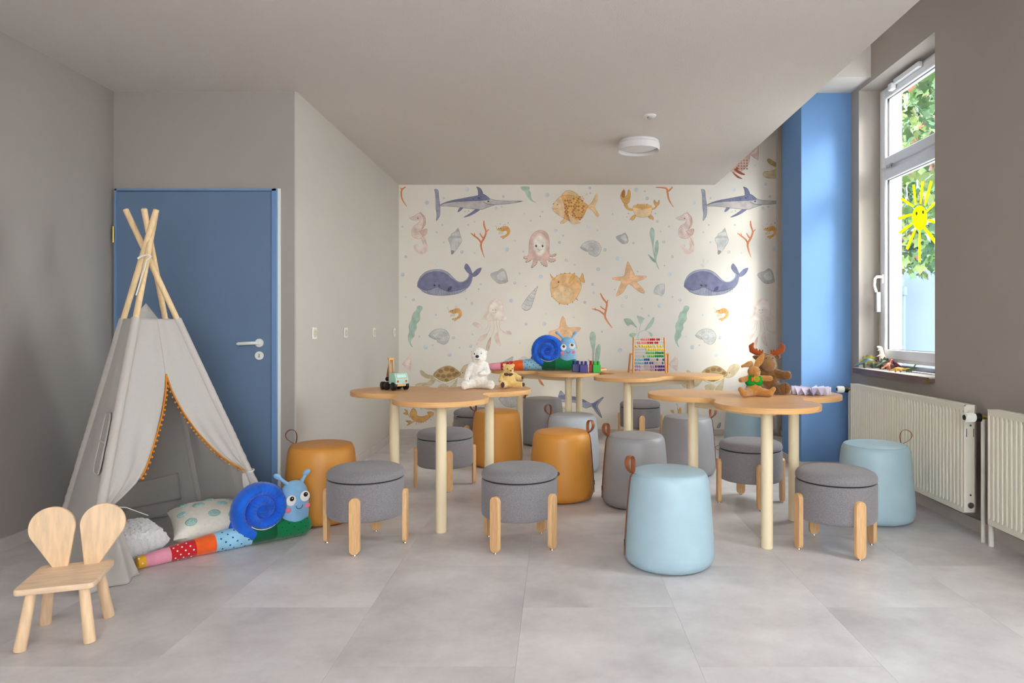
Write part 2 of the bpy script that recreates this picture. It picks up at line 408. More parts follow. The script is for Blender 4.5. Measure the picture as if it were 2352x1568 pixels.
# ------------------------------------------------------------------ windows
def window(i, y0, y1, detail):
    w = bpy.data.objects.new('window_%d' % (i+1), None); C.objects.link(w); w['kind'] = 'structure'
    zt, zb, tr = ZT-0.01, ZS+0.05, 2.305
    fw = 0.062; x0, x1 = XG-0.02, XG+0.05
    yc = (y0+y1)/2
    b = MB()
    for (cy, cz, sy, sz) in ((y0+fw/2, (zb+zt)/2, fw, zt-zb), (y1-fw/2, (zb+zt)/2, fw, zt-zb), (yc, zb+fw/2, y1-y0-2*fw, fw), (yc, zt-fw/2, y1-y0-2*fw, fw), (yc, tr, y1-y0-2*fw, 0.05)):
        b.box(((x0+x1)/2, cy, cz), (x1-x0, sy, sz), bev=0.004)
    b.build('window_frame', M_frame, w)
    def sash(za, zc):
        s = MB(); q = 0.072; ya, yb2 = y0+fw-0.012, y1-fw+0.012; xa, xb = XG-0.038, XG+0.03
        for (cy, cz, sy, sz) in ((ya+q/2, (za+zc)/2, q, zc-za), (yb2-q/2, (za+zc)/2, q, zc-za), (yc, za+q/2, yb2-ya-2*q+0.002, q), (yc, zc-q/2, yb2-ya-2*q+0.002, q)):
            s.box(((xa+xb)/2, cy, cz), (xb-xa, sy, sz), bev=0.006)
        so = s.build('sash', M_frame, w)
        MB().box((XG, yc, (za+zc)/2), (0.006, yb2-ya-2*q+0.02, zc-za-2*q+0.02)).build('pane', M_glass, so)
        g = MB()
        gy0, gy1, gz0, gz1 = ya+q, yb2-q, za+q, zc-q
        for (cy, cz, sy, sz) in ((gy0, (gz0+gz1)/2, 0.006, gz1-gz0), (gy1, (gz0+gz1)/2, 0.006, gz1-gz0), (yc, gz0, gy1-gy0, 0.006), (yc, gz1, gy1-gy0, 0.006)):
            g.box((XG-0.012, cy, cz), (0.012, sy, sz))
        g.build('gasket', M_black, so)
        return so
    lo = sash(zb+0.02, tr-0.012); up = sash(tr+0.012, zt-0.02)
    MB().box(((XG+XO)/2+0.05, yc, zb-0.035), (XO-XG+0.10, y1-y0, 0.03)).build('outer_sill', M_steel, w)
    if not detail: 
        return w
    # handle with lock cable, top closer, latch
    hy, hz = y1-fw-0.03, at(2030, 650, 5.17).z
    h = MB(); h.box((XG-0.043, hy, hz+0.03), (0.012, 0.03, 0.07), bev=0.004)
    h.tube([(XG-0.05, hy, hz+0.045), (XG-0.085, hy, hz+0.045), (XG-0.10, hy, hz+0.03), (XG-0.105, hy, hz-0.02), (XG-0.09, hy, hz-0.07)], [0.011, 0.011, 0.011, 0.011, 0.010], 12)
    h.build('handle', M_white, w)
    lk = MB(); lk.box((XG-0.075, hy, hz-0.145), (0.030, 0.022, 0.15), bev=0.003); lk.build('restrictor', mat('aluminium_grey', (196, 196, 194), 0.4, 0.4), w)
    MB().tube([(XG-0.07, hy, hz-0.22), (XG-0.068, hy+0.002, hz-0.40), (XG-0.062, hy-0.004, hz-0.55), (XG-0.045, hy-0.01, ZS+0.03)], 0.0035, 8).build('cable', mat('cable_bronze', (90, 78, 62), 0.5), w)
    cl = MB(); cl.box((XG-0.055, 4.75, zt-0.03), (0.03, 0.34, 0.035), bev=0.003); cl.box((XG-0.065, 4.95, zt-0.055), (0.04, 0.05, 0.05), bev=0.006); cl.build('closer', M_frame, w)
    la = MB(); la.box((XG-0.045, 5.03, tr+0.005), (0.02, 0.06, 0.02), bev=0.004); la.box((XG-0.05, 4.985, tr+0.008), (0.016, 0.02, 0.012)); la.build('latch', M_steel, w)
    return w
W1 = window(0, *WIN[0], True)
W1['label'] = 'white plastic window with transom light and yellow sun drawing'
for i in (1, 2): window(i, *WIN[i], False)
# sills
M_sill = mat('brown_sill_laminate', (112, 84, 76), 0.4, 0.4, vary=0.08, vscale=6, stretch=(8, 1, 8))
M_sillt = mat('sill_top', (196, 186, 178), 0.4, 0.4)
for i in range(3):
    y0, y1 = WIN[i]
    s = MB().use(M_sillt).box(((XW-0.045+XG-0.02)/2, (y0+y1)/2, ZS-0.004), (XG-0.02-XW+0.045, y1-y0-0.004, 0.008)).use(M_sill).box((XW-0.041, (y0+y1)/2, ZS-0.022), (0.012, y1-y0-0.004, 0.038)).use(M_sill).box(((XW-0.045+XG-0.02)/2, (y0+y1)/2, ZS-0.020), (XG-0.02-XW+0.045, y1-y0-0.004, 0.022))
    o = struct('trim_%d' % (2+i), s, None)
    o['label'] = 'brown edged window sill with pale top'
    MB().box((XW-0.042, y0+0.016, ZS-0.022), (0.014, 0.030, 0.040)).build('end_cap', mat('dull_brass', (120, 104, 62), 0.45, 0.4, metal=0.6), o)

# sun drawing on the lower pane of window 1 (paint on the glass)
def strip(mb, pts, wd, M, taper=False):
    """flat brush stroke in a 2D frame mapped by M"""
    pts = [Vector((p[0], p[1])) for p in pts]; n = len(pts); L = []; R = []
    for i, p in enumerate(pts):
        a = pts[max(0, i-1)]; c = pts[min(n-1, i+1)]; t = (c-a)
        if t.length < 1e-9: t = Vector((1, 0))
        t.normalize(); nn = Vector((-t.y, t.x)); w = (wd[i] if hasattr(wd, '__len__') else wd)/2
        L.append(p+nn*w); R.append(p-nn*w)
    vs = [M(q) for q in L]+[M(q) for q in R]
    mb._add(vs, [[i, i+1, n+i+1, n+i] for i in range(n-1)])
M_sunY = paint_mat('yellow_window_paint', (240, 226, 10))
M_sunO = paint_mat('orange_window_paint', (244, 130, 30))
M_sunD = mat('dark_window_paint', (70, 66, 20), 0.5, 0.3)
sw = MB().use(M_sunY)
def pm(off):   # photograph px on the pane -> room
    def f(q):
        Y = F*(XG-0.006)/(q[0]-1277)
        return Vector((XG-0.005-off, Y, 1.12-(q[1]-752)/F*Y))
    return f
cx, cy = 2112, 500
n = 28; ring = [(cx+17.5*math.cos(2*PI*i/n), cy+28*math.sin(2*PI*i/n)) for i in range(n)]
sw._add([pm(0)(q) for q in ring], [list(range(n))])
for a, c2, wd in (((2098, 474), (2069, 455), 6), ((2103, 470), (2098, 424), 5.5), ((2114, 468), (2119, 417), 5.5), ((2124, 472), (2139, 416), 6), ((2128, 486), (2148, 465), 5), ((2094, 492), (2062, 502), 6.5), ((2095, 514), (2065, 535), 6), ((2102, 526), (2083, 572), 6), ((2112, 528), (2112, 602), 5), ((2122, 522), (2152, 560), 8), ((2131, 505), (2156, 512), 7)):
    strip(sw, [a, ((a[0]+c2[0])/2, (a[1]+c2[1])/2), c2], [wd*0.7, wd, wd], pm(0.0002))
sw.use(M_sunD)
for ex in (2105, 2120):
    sw._add([pm(0.0006)((ex+2.3*math.cos(2*PI*i/12), 490+4.5*math.sin(2*PI*i/12)-(3 if ex > 2110 else 0))) for i in range(12)], [list(range(12))])
sw.use(M_sunO); strip(sw, [(2103, 513), (2108, 521), (2115, 523), (2122, 517), (2125, 508)], [2, 4, 5, 4, 2], pm(0.0006))
lowsash = [c for c in W1.children if c.name.startswith('sash')][0]
so = sw.build('sun_drawing', None, lowsash); so['label'] = 'childlike yellow smiling sun painted on the glass'

# ------------------------------------------------------------------ sockets, ceiling fittings
def socket(loc, axis, label, sw_=False):
    t = thing('wall_socket', label, 'socket', loc, 0)
    R = {'x': Matrix.Rotation(PI/2, 4, 'Y'), 'y': Matrix.Rotation(PI/2, 4, 'X')}[axis]   # local z -> +x / -y
    MB().box((0, 0, 0.004), (0.080, 0.080, 0.008), M=R, bev=0.003).build('plate', M_white, t)
    MB().lathe([(0.027, 0.009), (0.0255, 0.0125), (0.021, 0.0125), (0.019, 0.010), (0, 0.010)], 28, M=R).build('insert', mat('socket_cream', (216, 206, 180), 0.4, 0.4), t)
    q = MB(); q.cyl((0.0095, 0, 0.0095), (0.0095, 0, 0.0105), 0.003, M=R, seg=10).cyl((-0.0095, 0, 0.0095), (-0.0095, 0, 0.0105), 0.003, M=R, seg=10)
    q.build('contact', M_black, t)
    return t
for x, y, lb in ((721, 765, 'white wall socket nearest the blue door on the plain wall'), (793, 764, 'white wall socket second from the blue door'), (858, 763, 'white wall socket third from the blue door'), (905, 763, 'white wall socket closest to the wallpaper corner')):
    Y = F*1.63/(1277-x)
    socket((XM, Y, 1.12-(y-752)/F*Y), 'x', lb)
p = at(1295, 938, YB); socket((p.x, YB, p.z), 'y', 'white socket low on the wallpaper beside the fish tail')
p = at(1583, 938, YB); socket((p.x, YB, p.z), 'y', 'white socket low on the wallpaper behind a right table leg')
lamp = thing('ceiling_lamp', 'round white flush ceiling lamp with deep rim', 'lamp', (0.658, 5.43, ZC))
MB().lathe([(0.12, 0.0), (0.155, 0.0), (0.158, -0.004), (0.158, -0.02), (0.166, -0.026), (0.166, -0.075), (0.162, -0.078), (0.158, -0.075), (0.157, -0.04), (0.12, -0.04)], 56).build('rim', mat('lamp_white', (224, 219, 220), 0.45, 0.4), lamp)
MB().lathe([(0.157, -0.045), (0.12, -0.060), (0.06, -0.066), (0, -0.067)], 48).build('diffuser', mat('opal_diffuser', (228, 224, 226), 0.3, 0.4), lamp)
sd = thing('smoke_detector', 'small round white ceiling detector above the lamp', 'detector', (0.656, 4.765, ZC))
MB().lathe([(0.043, 0), (0.043, -0.006), (0.034, -0.012), (0.022, -0.012)], 32).build('ring', M_white, sd)
MB().lathe([(0.022, -0.012), (0.020, -0.020), (0.012, -0.026), (0, -0.027)], 24).build('sensor', mat('sensor_grey', (176, 172, 170), 0.4), sd)

# ------------------------------------------------------------------ radiators
def radiator(ya, yb, label):
    t = thing('radiator', label, 'radiator', (2.20, ya, 0))
    L = yb-ya; z0, z1 = 0.118, 0.703
    n = max(8, int(L/0.034)); step = L/n
    b = MB()
    vs = []; rows = [(z0+0.004, 0), (z0+0.03, 0), (z0+0.055, 1), (z1-0.055, 1), (z1-0.03, 0), (z1-0.004, 0)]
    cols = []
    for i in range(n):
        cols += [(i*step+0.0, 0), (i*step+step*0.22, 0), (i*step+step*0.38, 1), (i*step+step*0.62, 1), (i*step+step*0.78, 0)]
    cols.append((L, 0))
    for yy, c in cols:
        for z, r in rows: vs.append((0.0+0.009*c*r, yy, z))
    nr = len(rows)
    b._add(vs, [[i*nr+j, (i+1)*nr+j, (i+1)*nr+j+1, i*nr+j+1] for i in range(len(cols)-1) for j in range(nr-1)])
    b.box((0.016, L/2, (z0+z1)/2), (0.01, L-0.004, z1-z0-0.01))
    b.build('front_panel', M_rad, t, smooth=True)
    e = MB(); e.box((0.030, 0.0015, (z0+z1)/2), (0.062, 0.003, z1-z0)).box((0.030, L-0.0015, (z0+z1)/2), (0.062, 0.003, z1-z0)); e.box((0.060, L/2, (z0+z1)/2), (0.006, L, z1-z0)); e.box((0.002, L/2, z1-0.003), (0.008, L, 0.008)); e.box((0.03, L/2, z0+0.003), (0.062, L, 0.004))
    e.build('casing', M_rad, t)
    g = MB(); nn = int(L/0.022)
    for i in range(nn): g.box((0.032, (i+0.5)*L/nn, z1-0.004), (0.044, 0.007, 0.004))
    g.build('top_grille', M_rad, t)
    MB().cyl((0.032, -0.001, z0+0.045), (0.032, -0.008, z0+0.045), 0.016).build('end_plug', M_steel, t)
    MB().cyl((0.032, -0.001, z1-0.045), (0.032, -0.004, z1-0.045), 0.016).build('end_plug', M_rad, t)
    for zz_ in (z0+0.10, z1-0.11): MB().cyl((0.032, -0.001, zz_), (0.032, -0.004, zz_), 0.005).build('screw', M_steel, t)
    for xx_ in (0.012, 0.05): MB().box((xx_, 0.0, z1-0.15), (0.003, 0.002, 0.045)).build('slot', M_black, t)
    # valve on the far end: head points into the room
    v = MB().use(M_brass); vy = L+0.087
    v.cyl((0.03, L, z1-0.052), (0.03, vy, z1-0.052), 0.010).cyl((0.05, vy, z1-0.052), (0.0, vy, z1-0.052), 0.013)
    v.build('valve', None, t)
    hd = MB().use(M_black).cyl((0.012, vy, z1-0.052), (-0.016, vy, z1-0.052), 0.024, 0.022, 24)
    for kk in range(20):
        a = 2*PI*kk/20; hd.use(M_white).box((-0.043, vy+0.0225*math.cos(a), z1-0.052+0.0225*math.sin(a)), (0.045, 0.0045, 0.0045))
    hd.use(M_white).cyl((-0.016, vy, z1-0.052), (-0.068, vy, z1-0.052), 0.0225, 0.020, 24).use(M_black).cyl((-0.068, vy, z1-0.052), (-0.070, vy, z1-0.052), 0.014, 0.014, 20)
    hd.build('thermostat_head', None, t)
    MB().tube([(0.03, vy, z1-0.06), (0.03, vy, 0.3), (0.03, vy, 0.0)], 0.0105, 14).build('pipe', M_pipe, t)
    p2 = MB().use(M_brass); p2.cyl((0.03, L, z0+0.03), (0.03, L+0.028, z0+0.03), 0.009).cyl((0.03, L+0.022, z0+0.08), (0.03, L+0.022, z0+0.01), 0.009).use(M_pipe).tube([(0.03, L+0.022, z0+0.01), (0.03, L+0.022, 0.0)], 0.013, 14)
    p2.build('return_valve', None, t)
    return t
radiator(3.678, 5.095, 'cream panel radiator under the window with dinosaurs')
radiator(2.25, 3.477, 'cream panel radiator cut by the right picture edge')
# ------------------------------------------------------------------ trefoil tables
def trefoil(r=0.335, rho=0.262, q=0.10, n=22):
    """outline of three round lobes joined by concave fillets, lobes at -90, 30, 150 degrees"""
    pts = []
    dm = r*math.sin(PI/3); am = r*math.cos(PI/3)
    fc = am+math.sqrt((rho+q)**2-dm**2)           # fillet centre distance along the notch axis
    for k in range(3):
        a = -PI/2+k*2*PI/3
        c = Vector((r*math.cos(a), r*math.sin(a)))
        nb = a+PI/3; na = a-PI/3
        f1 = Vector((fc*math.cos(nb), fc*math.sin(nb))); f0 = Vector((fc*math.cos(na), fc*math.sin(na)))
        d1 = (f1-c); d0 = (f0-c)
        t0 = math.atan2(d0.y, d0.x); t1 = math.atan2(d1.y, d1.x)
        while t1 < t0: t1 += 2*PI
        for i in range(n+1):
            t = t0+(t1-t0)*i/n; pts.append((c.x+rho*math.cos(t), c.y+rho*math.sin(t)))
        c2 = Vector((r*math.cos(a+2*PI/3), r*math.sin(a+2*PI/3)))
        e0 = c-f1; e1 = c2-f1; u0 = math.atan2(e0.y, e0.x); u1 = math.atan2(e1.y, e1.x)
        while u1-u0 > PI: u1 -= 2*PI
        while u1-u0 < -PI: u1 += 2*PI
        for i in range(1, 10):
            t = u0+(u1-u0)*i/10; pts.append((f1.x+q*math.cos(t), f1.y+q*math.sin(t)))
    return pts
TZ = 0.738
def table(loc, rot, label):
    t = thing('trefoil_table', label, 'table', (loc[0], loc[1], 0), rot, 'clover tables')
    pl = trefoil()
    b = MB().use(M_oak)
    n = len(pl); sh = [(x*0.997, y*0.997) for x, y in pl]
    b._add([(x, y, TZ) for x, y in sh], [list(range(n))])
    b._add([(x, y, TZ-0.028) for x, y in sh], [list(range(n))[::-1]])
    b.use(M_edge)
    rings = [(sh, TZ), (pl, TZ-0.0015), (pl, TZ-0.0265), (sh, TZ-0.028)]
    vs = [(x, y, z) for pp, z in rings for x, y in pp]
    b._add(vs, [[i*n+k, i*n+(k+1) % n, (i+1)*n+(k+1) % n, (i+1)*n+k] for i in range(3) for k in range(n)])
    b.build('tabletop', None, t, merge=True)
    lg = []
    for k in range(3):
        a = -PI/2+k*2*PI/3; p = (0.335*math.cos(a), 0.335*math.sin(a)); lg.append(p)
        MB().tube([(p[0], p[1], 0.0), (p[0], p[1], 0.003), (p[0], p[1], TZ-0.028)], [0.027, 0.0295, 0.0295], 28).build('leg', M_cream, t)
    for k in range(3):
        p, q = Vector(lg[k]), Vector(lg[(k+1) % 3]); dd = q-p; L = dd.length
        MM = T((p.x+q.x)/2, (p.y+q.y)/2, TZ-0.028-0.026) @ RZ(math.atan2(dd.y, dd.x))
        MB().box((0, 0, 0), (L-0.05, 0.024, 0.048), M=MM, bev=0.002).build('apron_rail', M_cream, t)
    return t
table((-0.68, 4.07), math.radians(8.7), 'clover-shaped oak table with truck and two plush bears on it')
table((1.084, 3.806), math.radians(-2), 'clover-shaped oak table with plush moose and rabbit on it')
table((-0.002, 6.175), math.radians(19), 'clover-shaped oak table at the back carrying snail and blocks')
table((0.765, 5.615), math.radians(-38), 'clover-shaped oak table at the back carrying the abacus')

# ------------------------------------------------------------------ drum stools
def stool(loc, rot, label, tab):
    t = thing('drum_stool', label, 'stool', (loc[0], loc[1], 0), rot, 'grey felt drum stools')
    R = 0.197
    MB().lathe([(0.0, 0.150), (R-0.03, 0.150), (R-0.010, 0.153), (R-0.002, 0.162), (R, 0.175), (R, 0.330), (R-0.002, 0.340), (R-0.012, 0.344)], 56).build('drum', M_fabric, t)
    MB().lathe([(R-0.008, 0.340), (R-0.008, 0.349)], 56).build('lid_gap', M_seam, t)
    MB().lathe([(R-0.014, 0.347), (R-0.003, 0.350), (R, 0.358), (R-0.001, 0.372), (R-0.010, 0.386), (R-0.030, 0.396), (R-0.07, 0.402), (0.06, 0.405), (0, 0.406)], 56).build('cushion_lid', M_fabric, t)
    w = 0.027; H = 0.283
    prof = []
    for i in range(13):
        a = PI*i/12; prof.append((w*math.cos(a), H-w+w*math.sin(a)))
    for i in range(13):
        a = PI+PI*i/12; prof.append((w*math.cos(a), w+0.004+w*math.sin(a)))
    for k in range(4):
        a = k*PI/2
        MM = RZ(a) @ T(R-0.002, 0, 0) @ Matrix(((0, 0, 1, 0), (1, 0, 0, 0), (0, 1, 0, 0), (0, 0, 0, 1)))
        b = MB(); n = len(prof)
        sh = [(x*0.90, (y-H/2)*0.985+H/2) for x, y in prof]
        rings = [(prof, 0.0), (prof, 0.018), (sh, 0.0215)]
        vs = [(x, y, z) for pp, z in rings for x, y in pp]
        fs = [[i*n+j, i*n+(j+1) % n, (i+1)*n+(j+1) % n, (i+1)*n+j] for i in range(2) for j in range(n)]
        fs += [list(range(n))[::-1], [2*n+j for j in range(n)]]
        b._add(vs, fs, MM)
        lgo = b.build('leg', M_beech, t)
        MB().cyl((R+0.006, 0, 0.0), (R+0.006, 0, 0.006), 0.010, 0.008, 14, M=RZ(a)).build('glide', M_steel, lgo)
    MM = RZ(tab) @ T(R, 0, 0.345)
    b = MB(); pts = []
    for i in range(13):
        a = -PI/2+PI*i/12; pts.append((0.004+0.018*math.cos(a), 0, 0.013*math.sin(a)))
    b.tube(pts, [(0.0014, 0.014)]*13, 8, M=MM, flat=(0, 1, 0)); b.build('pull_tab', M_fabric, t)
    return t
rad = math.radians
def mk_stool(x, y, a_leg, label, tab_world):
    return stool((x, y), rad(a_leg), label, rad(tab_world-a_leg))
mk_stool(-0.99, 3.558, -90, 'grey felt drum stool beside the snail face, in front of the ochre pouf', 120)
mk_stool(-0.19, 3.555, -123, 'grey felt drum stool in front of the ochre pouf, centre of the front row', 20)
mk_stool(-0.785, 4.835, -74, 'grey felt drum stool standing under the table with the truck', 100)
mk_stool(1.43, 3.49, -80, 'grey felt drum stool nearest the radiators, in front of a blue pouf', 12)
mk_stool(1.248, 4.38, -88, 'grey felt drum stool under the table with moose and rabbit', 172)
mk_stool(0.825, 6.70, -92, 'grey felt drum stool against the wallpaper under the abacus table', 80)
mk_stool(-0.709, 6.05, -105, 'grey felt drum stool half hidden behind the rear ochre pouf', 222)

# ------------------------------------------------------------------ tapered poufs
def pouf(loc, a, m, label, group):
    t = thing('pouf', label, 'pouf', (loc[0], loc[1], 0), rad(a), group)
    MB().lathe([(0.0, 0.004), (0.16, 0.003), (0.185, 0.006), (0.201, 0.018), (0.210, 0.040), (0.2125, 0.07), (0.2115, 0.11), (0.206, 0.19), (0.199, 0.28), (0.193, 0.35), (0.1885, 0.392), (0.184, 0.414), (0.177, 0.428), (0.171, 0.434)], 64).build('body', m, t)
    MB().lathe([(0.1715, 0.4335), (0.167, 0.4375), (0.155, 0.441), (0.12, 0.4465), (0.06, 0.4495), (0, 0.450)], 64).build('seat_top', m, t)
    rg = [(0.1715*math.cos(2*PI*i/64), 0.1715*math.sin(2*PI*i/64), 0.4345) for i in range(64)]
    MB().tube(rg, 0.0016, 6, closed=True).build('seam', m, t)
    # side strap and carrying loop in brown leather
    pr = [(0.2155, 0.045), (0.2150, 0.07), (0.2140, 0.11), (0.2085, 0.19), (0.2015, 0.28), (0.1955, 0.35), (0.191, 0.392), (0.1865, 0.414), (0.178, 0.430)]
    MB().tube([(r, 0, z) for r, z in pr], [(0.0022, 0.008)]*len(pr), 8, flat=(0, 1, 0)).build('strap', M_leather, t)
    lp = []; tw = Matrix.Rotation(rad(50 if abs(a) > 90 else -50), 3, 'Z')
    for i in range(29):
        th = 2*PI*i/28; hh = 0.092*(1-math.cos(th))/2; ww = 0.040*math.sin(th)*abs(math.sin(th/2))
        q_ = tw @ Vector((0.42*hh+0.907*ww, 0, 0.907*hh-0.42*ww)); lp.append((0.176+q_.x, q_.y, 0.430+q_.z))
    MB().tube(lp, [(0.0016, 0.0125)]*29, 8, flat=tuple(tw @ Vector((0, 1, 0)))).build('loop_handle', M_leather, t)
    MB().box((0.2168, 0.006, 0.105), (0.003, 0.005, 0.030)).build('label_tab', M_black, t)
    return t
GO, GG, GB = 'ochre poufs', 'grey poufs', 'pale blue poufs'
pouf((-1.373, 4.0), 165, M_orange, 'ochre leatherette pouf by the blue door, behind the plush snail', GO)
pouf((-0.486, 5.60), 178, M_orange, 'ochre leatherette pouf behind the table with the bears', GO)
pouf((0.037, 4.50), -8, M_orange, 'ochre leatherette pouf in the centre, behind a drum stool', GO)
pouf((-0.13, 6.60), 170, M_pgrey, 'grey leatherette pouf at the wallpaper by the low socket', GG)
pouf((0.13, 5.35), 172, M_pbg, 'light grey leatherette pouf directly behind the central ochre pouf', GG)
pouf((0.505, 4.35), 186, M_pgrey, 'grey leatherette pouf directly behind the big pale blue pouf', GG)
pouf((1.01, 5.25), -12, M_pgrey, 'grey leatherette pouf under the abacus table, right side brightly lit', GG)
pouf((0.538, 3.256), 186, M_pblue, 'large pale blue leatherette pouf alone in the foreground', GB)
pouf((1.875, 4.01), 12, M_pblue, 'pale blue leatherette pouf in front of the radiator', GB)
pouf((1.768, 6.30), 60, M_pblue, 'pale blue leatherette pouf by the blue pillar at the back', GB)

# ------------------------------------------------------------------ rabbit-ear chair
ch = thing('rabbit_ear_chair', 'small wooden child chair with two rabbit-ear backrests', 'chair', (-1.795, 2.505, 0), rad(19))
b = MB(); sw_, sd_ = 0.121, 0.134; rc = 0.018; poly = []
for cx_, cy_, a0 in ((sw_-rc, -sd_+rc, -PI/2), (sw_-rc, sd_-rc, 0), (-sw_+rc, sd_-rc, PI/2), (-sw_+rc, -sd_+rc, PI)):
    for i in range(7): a = a0+PI/2*i/6; poly.append((cx_+rc*math.cos(a), cy_+rc*math.sin(a)))
n = len(poly); rings = [(0.985, 0.196), (1.0, 0.199), (1.0, 0.213), (0.985, 0.2165)]
b._add([(x*s, y*s, z) for s, z in rings for x, y in poly], [[i*n+k2, i*n+(k2+1) % n, (i+1)*n+(k2+1) % n, (i+1)*n+k2] for i in range(3) for k2 in range(n)]+[list(range(n))[::-1], [3*n+k2 for k2 in range(n)]])
b.build('seat', M_rubber, ch)
for sx in (-1, 1):
    for sy in (-1, 1):
        MB().tube([(sx*0.078, sy*0.088, 0.198), (sx*0.104, sy*0.115, 0.004), (sx*0.1045, sy*0.1155, 0.0)], [0.0165, 0.0195, 0.0175], 20).build('leg', M_rubberv, ch)
for sx in (-1, 1):
    cxx, czz, r = 0.083, 0.148, 0.076; poly = [(0.026, 0.0), (0.076, 0.0)]
    a0, a1 = math.radians(-28), math.radians(183)
    for i in range(29):
        a = a0+(a1-a0)*i/28; poly.append((cxx+r*math.cos(a), czz+r*math.sin(a)))
    if sx < 0: poly = [(-x, y) for x, y in poly][::-1]
    MM = T(0, 0.105, 0.215) @ Matrix.Rotation(rad(-7), 4, 'X') @ Matrix(((1, 0, 0, 0), (0, 0, -1, 0), (0, 1, 0, 0), (0, 0, 0, 1)))
    b = MB(); n = len(poly); cen = Vector((sum(p[0] for p in poly)/n, sum(p[1] for p in poly)/n))
    sh = [(cen.x+(x-cen.x)*0.97, cen.y+(y-cen.y)*0.975) for x, y in poly]
    rr = [(sh, -0.009), (poly, -0.0065), (poly, 0.0065), (sh, 0.009)]
    b._add([(x, y, z) for pp, z in rr for x, y in pp], [[i*n+k2, i*n+(k2+1) % n, (i+1)*n+(k2+1) % n, (i+1)*n+k2] for i in range(3) for k2 in range(n)]+[list(range(n))[::-1], [3*n+k2 for k2 in range(n)]], MM)
    b.build('ear_backrest', M_rubberv, ch)

# ------------------------------------------------------------------ teepee
tp = thing('teepee_tent', 'grey linen play teepee on four wooden poles with orange pompom trim', 'teepee', (-2.05, 3.58, 0))
O = Vector((-2.05, 3.58, 0))
POLE = {'FL': ((-1.977, 2.86, 0), (-2.118, 3.61, 1.723)), 'FR': ((-1.56, 3.80, 0), (-2.236, 3.545, 1.735)),
        'BL': ((-2.63, 3.60, 0), (-2.066, 3.53, 1.731)), 'BR': ((-2.18, 4.20, 0), (-2.112, 3.50, 1.73))}
POLE = {k_: (Vector(v[0])-O, Vector(v[1])-O) for k_, v in POLE.items()}
def pp(k_, z): a, b_ = POLE[k_]; return a.lerp(b_, z/b_.z)
for k_ in ('FL', 'FR', 'BL', 'BR'):
    a, b_ = POLE[k_]; d_ = (b_-a).normalized()
    MB().tube([a+d_*0.001, b_-d_*0.004, b_], [0.0145, 0.0145, 0.011], 16).build('pole', M_pine, tp)
ZTOP = 1.165
def sleeve(k_, ph):
    b = MB(); n = 90; pts = []; rr = []
    for i in range(n+1):
        z = 0.03+(ZTOP-0.03)*i/n; pts.append(pp(k_, z))
        low = max(0.0, 1-z/0.95); rr.append(0.0205+0.0016*math.sin(i*1.9+ph+2*noise.noise((z*9,ph,3)))*(0.15+low)+0.004*noise.noise((z*30, ph, 0))*low)
    b.tube(pts, rr, 14, caps=False); return b.build('pole_sleeve', M_linen, tp)
for i, k_ in enumerate(('FL', 'FR', 'BL', 'BR')): sleeve(k_, i*1.7)
def panel(ka, kb, name, zlo=0.0, zhi=ZTOP, s0=lambda z: 0.0, s1=lambda z: 1.0, nz=44, ns=26, fold=0.006, seed=0, bow=0.0, peak=0.0):
    b = MB()
    def f(u, v):
        z0_, z1_ = (zlo, zhi)
        z = z0_+(z1_-z0_)*u
        s = s0(z)+(s1(z)-s0(z))*v
        A, B = pp(ka, z), pp(kb, z); p = A.lerp(B, s)
        e = (B-A); nrm = Vector((e.y, -e.x, 0)).normalized()
        w = math.sin(PI*v)
        p += nrm*(fold*2.2*noise.noise((s*5+seed, z*2.2, seed*3.1))+fold*0.8*noise.noise((s*16+seed, z*5, 1.7))+bow*math.sin(PI*s))*(0.3+0.7*w)
        if peak and u > 0.93: p.z += peak*max(0, 1-abs(s-0.5)*3.2)*(u-0.93)/0.07
        return p
    b.grid(f, nz, ns); return b.build(name, M_linen, tp, thick=0.0015)
panel('BL', 'FL', 'side_panel', zlo=0.01, seed=1, bow=0.012)
panel('BR', 'BL', 'back_panel', zlo=0.01, seed=2, bow=-0.01, peak=0.085)
panel('FR', 'BR', 'back_panel', zlo=0.01, seed=3, bow=-0.01)
def curve(tab):
    def f(z):
        for (za, sa), (zb_, sb) in zip(tab, tab[1:]):
            if za >= z >= zb_: t_ = (za-z)/(za-zb_); return sa+(sb-sa)*t_
        return tab[0][1] if z > tab[0][0] else tab[-1][1]
    return f
EL = curve([(0.88, 0.5), (0.80, 0.465), (0.70, 0.405), (0.6, 0.335), (0.5, 0.27), (0.44, 0.225), (0.40, 0.175), (0.365, 0.11), (0.335, 0.05)])
ER = curve([(0.88, 0.5), (0.80, 0.535), (0.70, 0.60), (0.6, 0.675), (0.5, 0.76), (0.44, 0.82), (0.40, 0.87), (0.365, 0.92), (0.335, 0.96)])
def flap(name, fn, side):
    b = MB(); nrm = Vector(((pp('FR', 0)-pp('FL', 0)).y, -(pp('FR', 0)-pp('FL', 0)).x, 0)).normalized()
    def f(u, v):
        z = 0.335+(ZTOP-0.335)*u; e = fn(min(z, 0.88)); uu = min(1.0, (z-0.335)/(0.88-0.335))
        s = e*v if side < 0 else 1-(1-e)*v
        p = pp('FL', z).lerp(pp('FR', z), s)
        g = (1-uu)**1.6                                     # folds gather towards the tie
        return p+nrm*(0.010*math.sin(v*15+uu*2.0)*g*(0.35+v)+0.020*v*g+0.007*noise.noise((s*6, z*3, 0.3))*math.sin(PI*min(1, s*1.0)))
    b.grid(f, 64, 34); return b.build(name, M_linen, tp, thick=0.0015)
flap('tied_flap', EL, -1); flap('tied_flap', ER, 1)
